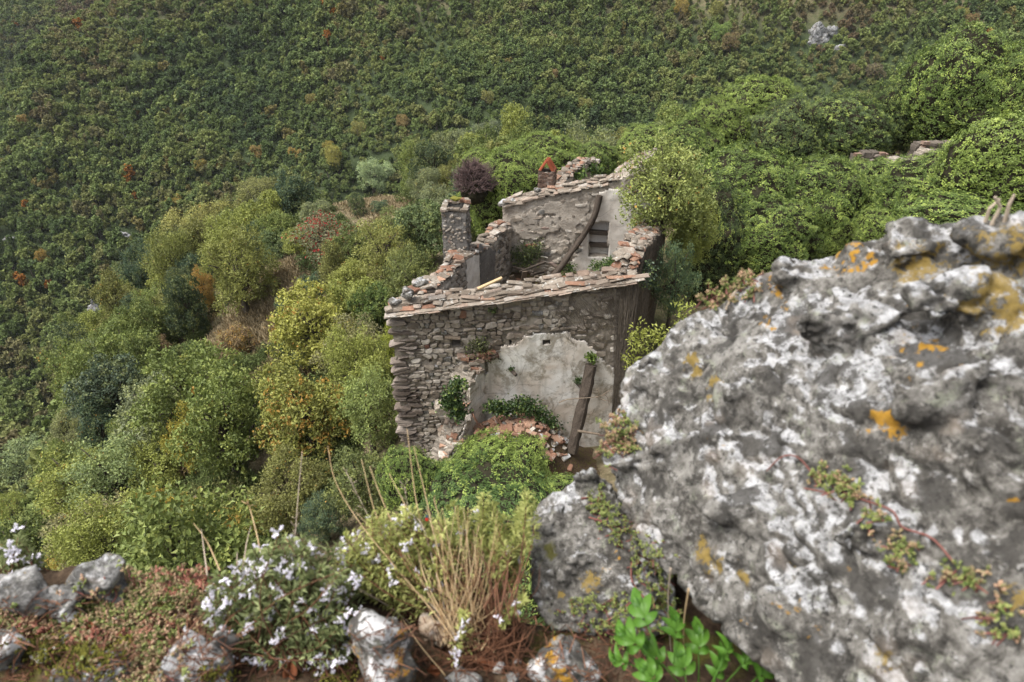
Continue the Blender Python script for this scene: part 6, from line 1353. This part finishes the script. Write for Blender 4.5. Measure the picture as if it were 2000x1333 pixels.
for (x, y, rx, ry, n) in ((150, 1290, 40, 20, 260), (215, 1250, 30, 18, 200), (90, 1270, 30, 14, 120), (175, 1200, 10, 16, 80), (660, 1310, 20, 25, 220), (310, 1180, 20, 12, 60), (420, 1320, 20, 10, 60)):
    for k in range(n):
        p, nr, _ = surf(x + rs_.gauss(0, rx), y + rs_.gauss(0, ry))
        for q in range(3): octa(p + Vector((rs_.gauss(0, .003), rs_.gauss(0, .003), 0)), Vector((rs_.gauss(0, .5), rs_.gauss(0, .5), 1)), .007, .0022, mb)
tag(link('moss', mb.mesh('moss', [M['moss']])), 'yellow-green moss cushions between the ledge rocks', 'moss', kind='stuff')
for k in range(1500):
    x, y = (rs_.uniform(0, 480), rs_.uniform(1170, 1333)) if k % 2 else (rs_.uniform(480, 1300), rs_.uniform(1215, 1333)); p, nr, _ = surf(x, y); p = p + Vector((0, 0, .003)); d = Vector((rs_.gauss(0, 1), rs_.gauss(0, 1), rs_.gauss(0, .25))).normalized() * rs_.uniform(.01, .04)
    v, f = tube([p, p + d * .5 + Vector((0, 0, rs_.uniform(0, .006))), p + d], [.0009, .0008, .0005], 3); lt.add(v, f)
tag(link('plant_litter', lt.mesh('plant_litter', [M['brown_twig']])), 'brown dead stems littering the ledge earth', 'litter', kind='stuff')
for i, (x, y, lab, e, s) in enumerate(((535, 1275, 'rust brown dead leaf under the flowering shrub', (.9, .2, .5), .022), (950, 1302, 'red-brown dead leaf among the dry twigs', (.2, .2, 1.4), .02), (184, 1234, 'orange dead leaf in the sedum', (.7, .1, .3), .013), (848, 1315, 'brown dead leaf at the foot of the upright rock', (.8, -.3, 2), .018), (570, 1318, 'dark red dead leaf at the bottom edge', (.9, .3, .2), .02))):
    p, nr, _ = surf(x, y); mb = MB(); n = 10; v = [(0, -1, 0)] + [(math.sin(math.pi * k / n) * .55 * sg, -1 + 2 * k / n, .18 * math.sin(math.pi * k / n) + .1 * math.sin(k)) for sg in (-1, 1) for k in range(1, n)] + [(0, 1, .1)]
    mid = [(0, -1 + 2 * k / n, -.05) for k in range(1, n)]; base = len(v); v += mid; f = []
    for sgi, sg in enumerate((0, 1)):
        o_ = 1 + sgi * (n - 1)
        for k in range(n - 2): f.append((o_ + k, o_ + k + 1, base + k + 1, base + k))
        f.append((0, o_, base)); f.append((2 * n - 1, base + n - 2, o_ + n - 2))
    mb.add(v, f); tag(link('dead_leaf', mb.mesh('dead_leaf', [M['deadleaf']], True), None, p + Vector((0, -.004, .012)), e, (s, s, s)), lab, 'leaf')
# ---- the bright lobed herb at the foot of the boulder
def lobed(seed):
    rs_ = random.Random(seed); mb = MB(); n = 8
    for k, (a, L, W, y0) in enumerate(((0, .62, .17, .40), (.62, .52, .15, .34), (-.62, .52, .15, .34), (1.05, .40, .13, .18), (-1.05, .40, .13, .18), (.28, .36, .12, .62), (-.30, .34, .12, .58))):
        d = Vector((math.sin(a), math.cos(a), 0)); s = Vector((math.cos(a), -math.sin(a), 0)); o = Vector((0, y0, .006 * k)); L *= rs_.uniform(.85, 1.15); v = []; m = 9
        for i in range(m):
            u = i / (m - 1); wv = W * .82 * (math.sin(math.pi * min(u * .92 + .05, 1)) ** .7); zc = .10 * math.sin(u * 2.6) - .22 * u * u
            v += [o + d * L * u - s * wv + Vector((0, 0, zc + .04)), o + d * L * u + Vector((0, 0, zc)), o + d * L * u + s * wv + Vector((0, 0, zc + .04))]
        mb.add(v, [(3 * i + j, 3 * i + j + 1, 3 * i + j + 4, 3 * i + j + 3) for i in range(m - 1) for j in (0, 1)])
    v, f = tube([(0, -.5, -.12), (0, 0, 0), (0, .55, .0)], [.022, .02, .014], 5); mb.add(v, f); return mb.mesh('leaf', [M['herb']], True)
hb = surf(1345, 1325)[0]; t = empty('bright_herb', hb, 'bright green lobed-leaf herb at the foot of the huge boulder', 'plant'); LM = [lobed(i) for i in range(4)]
cq = (Matrix.Rotation(R(90 - PITCH), 4, 'X'))
for i, (x, y, sz, ang, ti) in enumerate(((1270, 1235, .056, .35, .5), (1262, 1275, .056, .9, .3), (1318, 1258, .058, -.1, .55), (1300, 1305, .052, .7, .2), (1365, 1292, .058, -.1, .4), (1408, 1298, .056, -.5, .45), (1440, 1310, .050, -.9, .3), (1340, 1330, .05, .2, .1), (1395, 1335, .05, -.3, .1), (1235, 1300, .04, 1.2, .2), (1470, 1332, .045, -1.0, .2), (1290, 1340, .05, .8, .1))):
    p = PS(x, y, 1.0 + .012 * (i % 5)); m = cq @ Matrix.Rotation(ang, 4, 'Z') @ Matrix.Rotation(-ti - .15, 4, 'X') @ Matrix.Rotation(.3 * ((i % 3) - 1), 4, 'Y')
    o = link('leaf', LM[i % 4], t); sz *= 1.02; o.matrix_local = Matrix.Translation(p - hb) @ m @ Matrix.Diagonal((sz * rs_.uniform(.75, 1.2), sz * rs_.uniform(.85, 1.2), sz * rs_.uniform(.8, 1.8), 1))
# ---- a beetle on a stalk
p = PS(834, 1013, 1.19); t = empty('beetle', p, 'tiny red and blue beetle sitting on a straw stalk', 'beetle')
for nm, mt, sc, off in (('abdomen', 'bug_red', (.0036, .0032, .0048), -.002), ('head', 'bug_dark', (.0026, .0024, .0028), .0045)):
    bm = bmesh.new(); bmesh.ops.create_icosphere(bm, subdivisions=2, radius=1); me = bpy.data.meshes.new(nm); bm.to_mesh(me); bm.free(); me.materials.append(M[mt]); link(nm, me, t, (0, 0, off), None, sc)
mb = MB()
for sg in (-1, 1):
    for k in range(3): v, f = tube([Vector((0, 0, .001 * k)), Vector((sg * .006, -.001, .004 - .004 * k)), Vector((sg * .007, .002, .001 - .005 * k))], .0004, 3); mb.add(v, f)
link('legs', mb.mesh('legs', [M['bug_dark']]), t)
print('foreground', time.time() - T0)
# ------------------------------------------------------------------ the air between here and the mountain
hm = bpy.data.materials.new('thin_haze'); hm.use_nodes = True; ht = hm.node_tree; ht.nodes.clear(); ho = ht.nodes.new('ShaderNodeOutputMaterial'); hv = ht.nodes.new('ShaderNodeVolumePrincipled')
hv.inputs['Color'].default_value = (0.86, 0.90, 0.94, 1); hv.inputs['Density'].default_value = 0.00009; hv.inputs['Anisotropy'].default_value = 0.2; ht.links.new(hv.outputs[0], ho.inputs['Volume'])
zlo, zhi = float(GZ.min()) - 1.5, float(GZ.max()) + 12
bx = [(x, y, z) for z in (zlo, zhi) for x, y in ((-720, -50), (640, -50), (640, 930), (-720, 930))]
mb = MB(); mb.add(bx, [(0, 3, 2, 1), (4, 5, 6, 7), (0, 1, 5, 4), (1, 2, 6, 5), (2, 3, 7, 6), (3, 0, 4, 7)]); tag(link('haze', mb.mesh('haze', [hm])), 'thin pale autumn haze between the ledge and the mountainside', 'haze', kind='stuff')
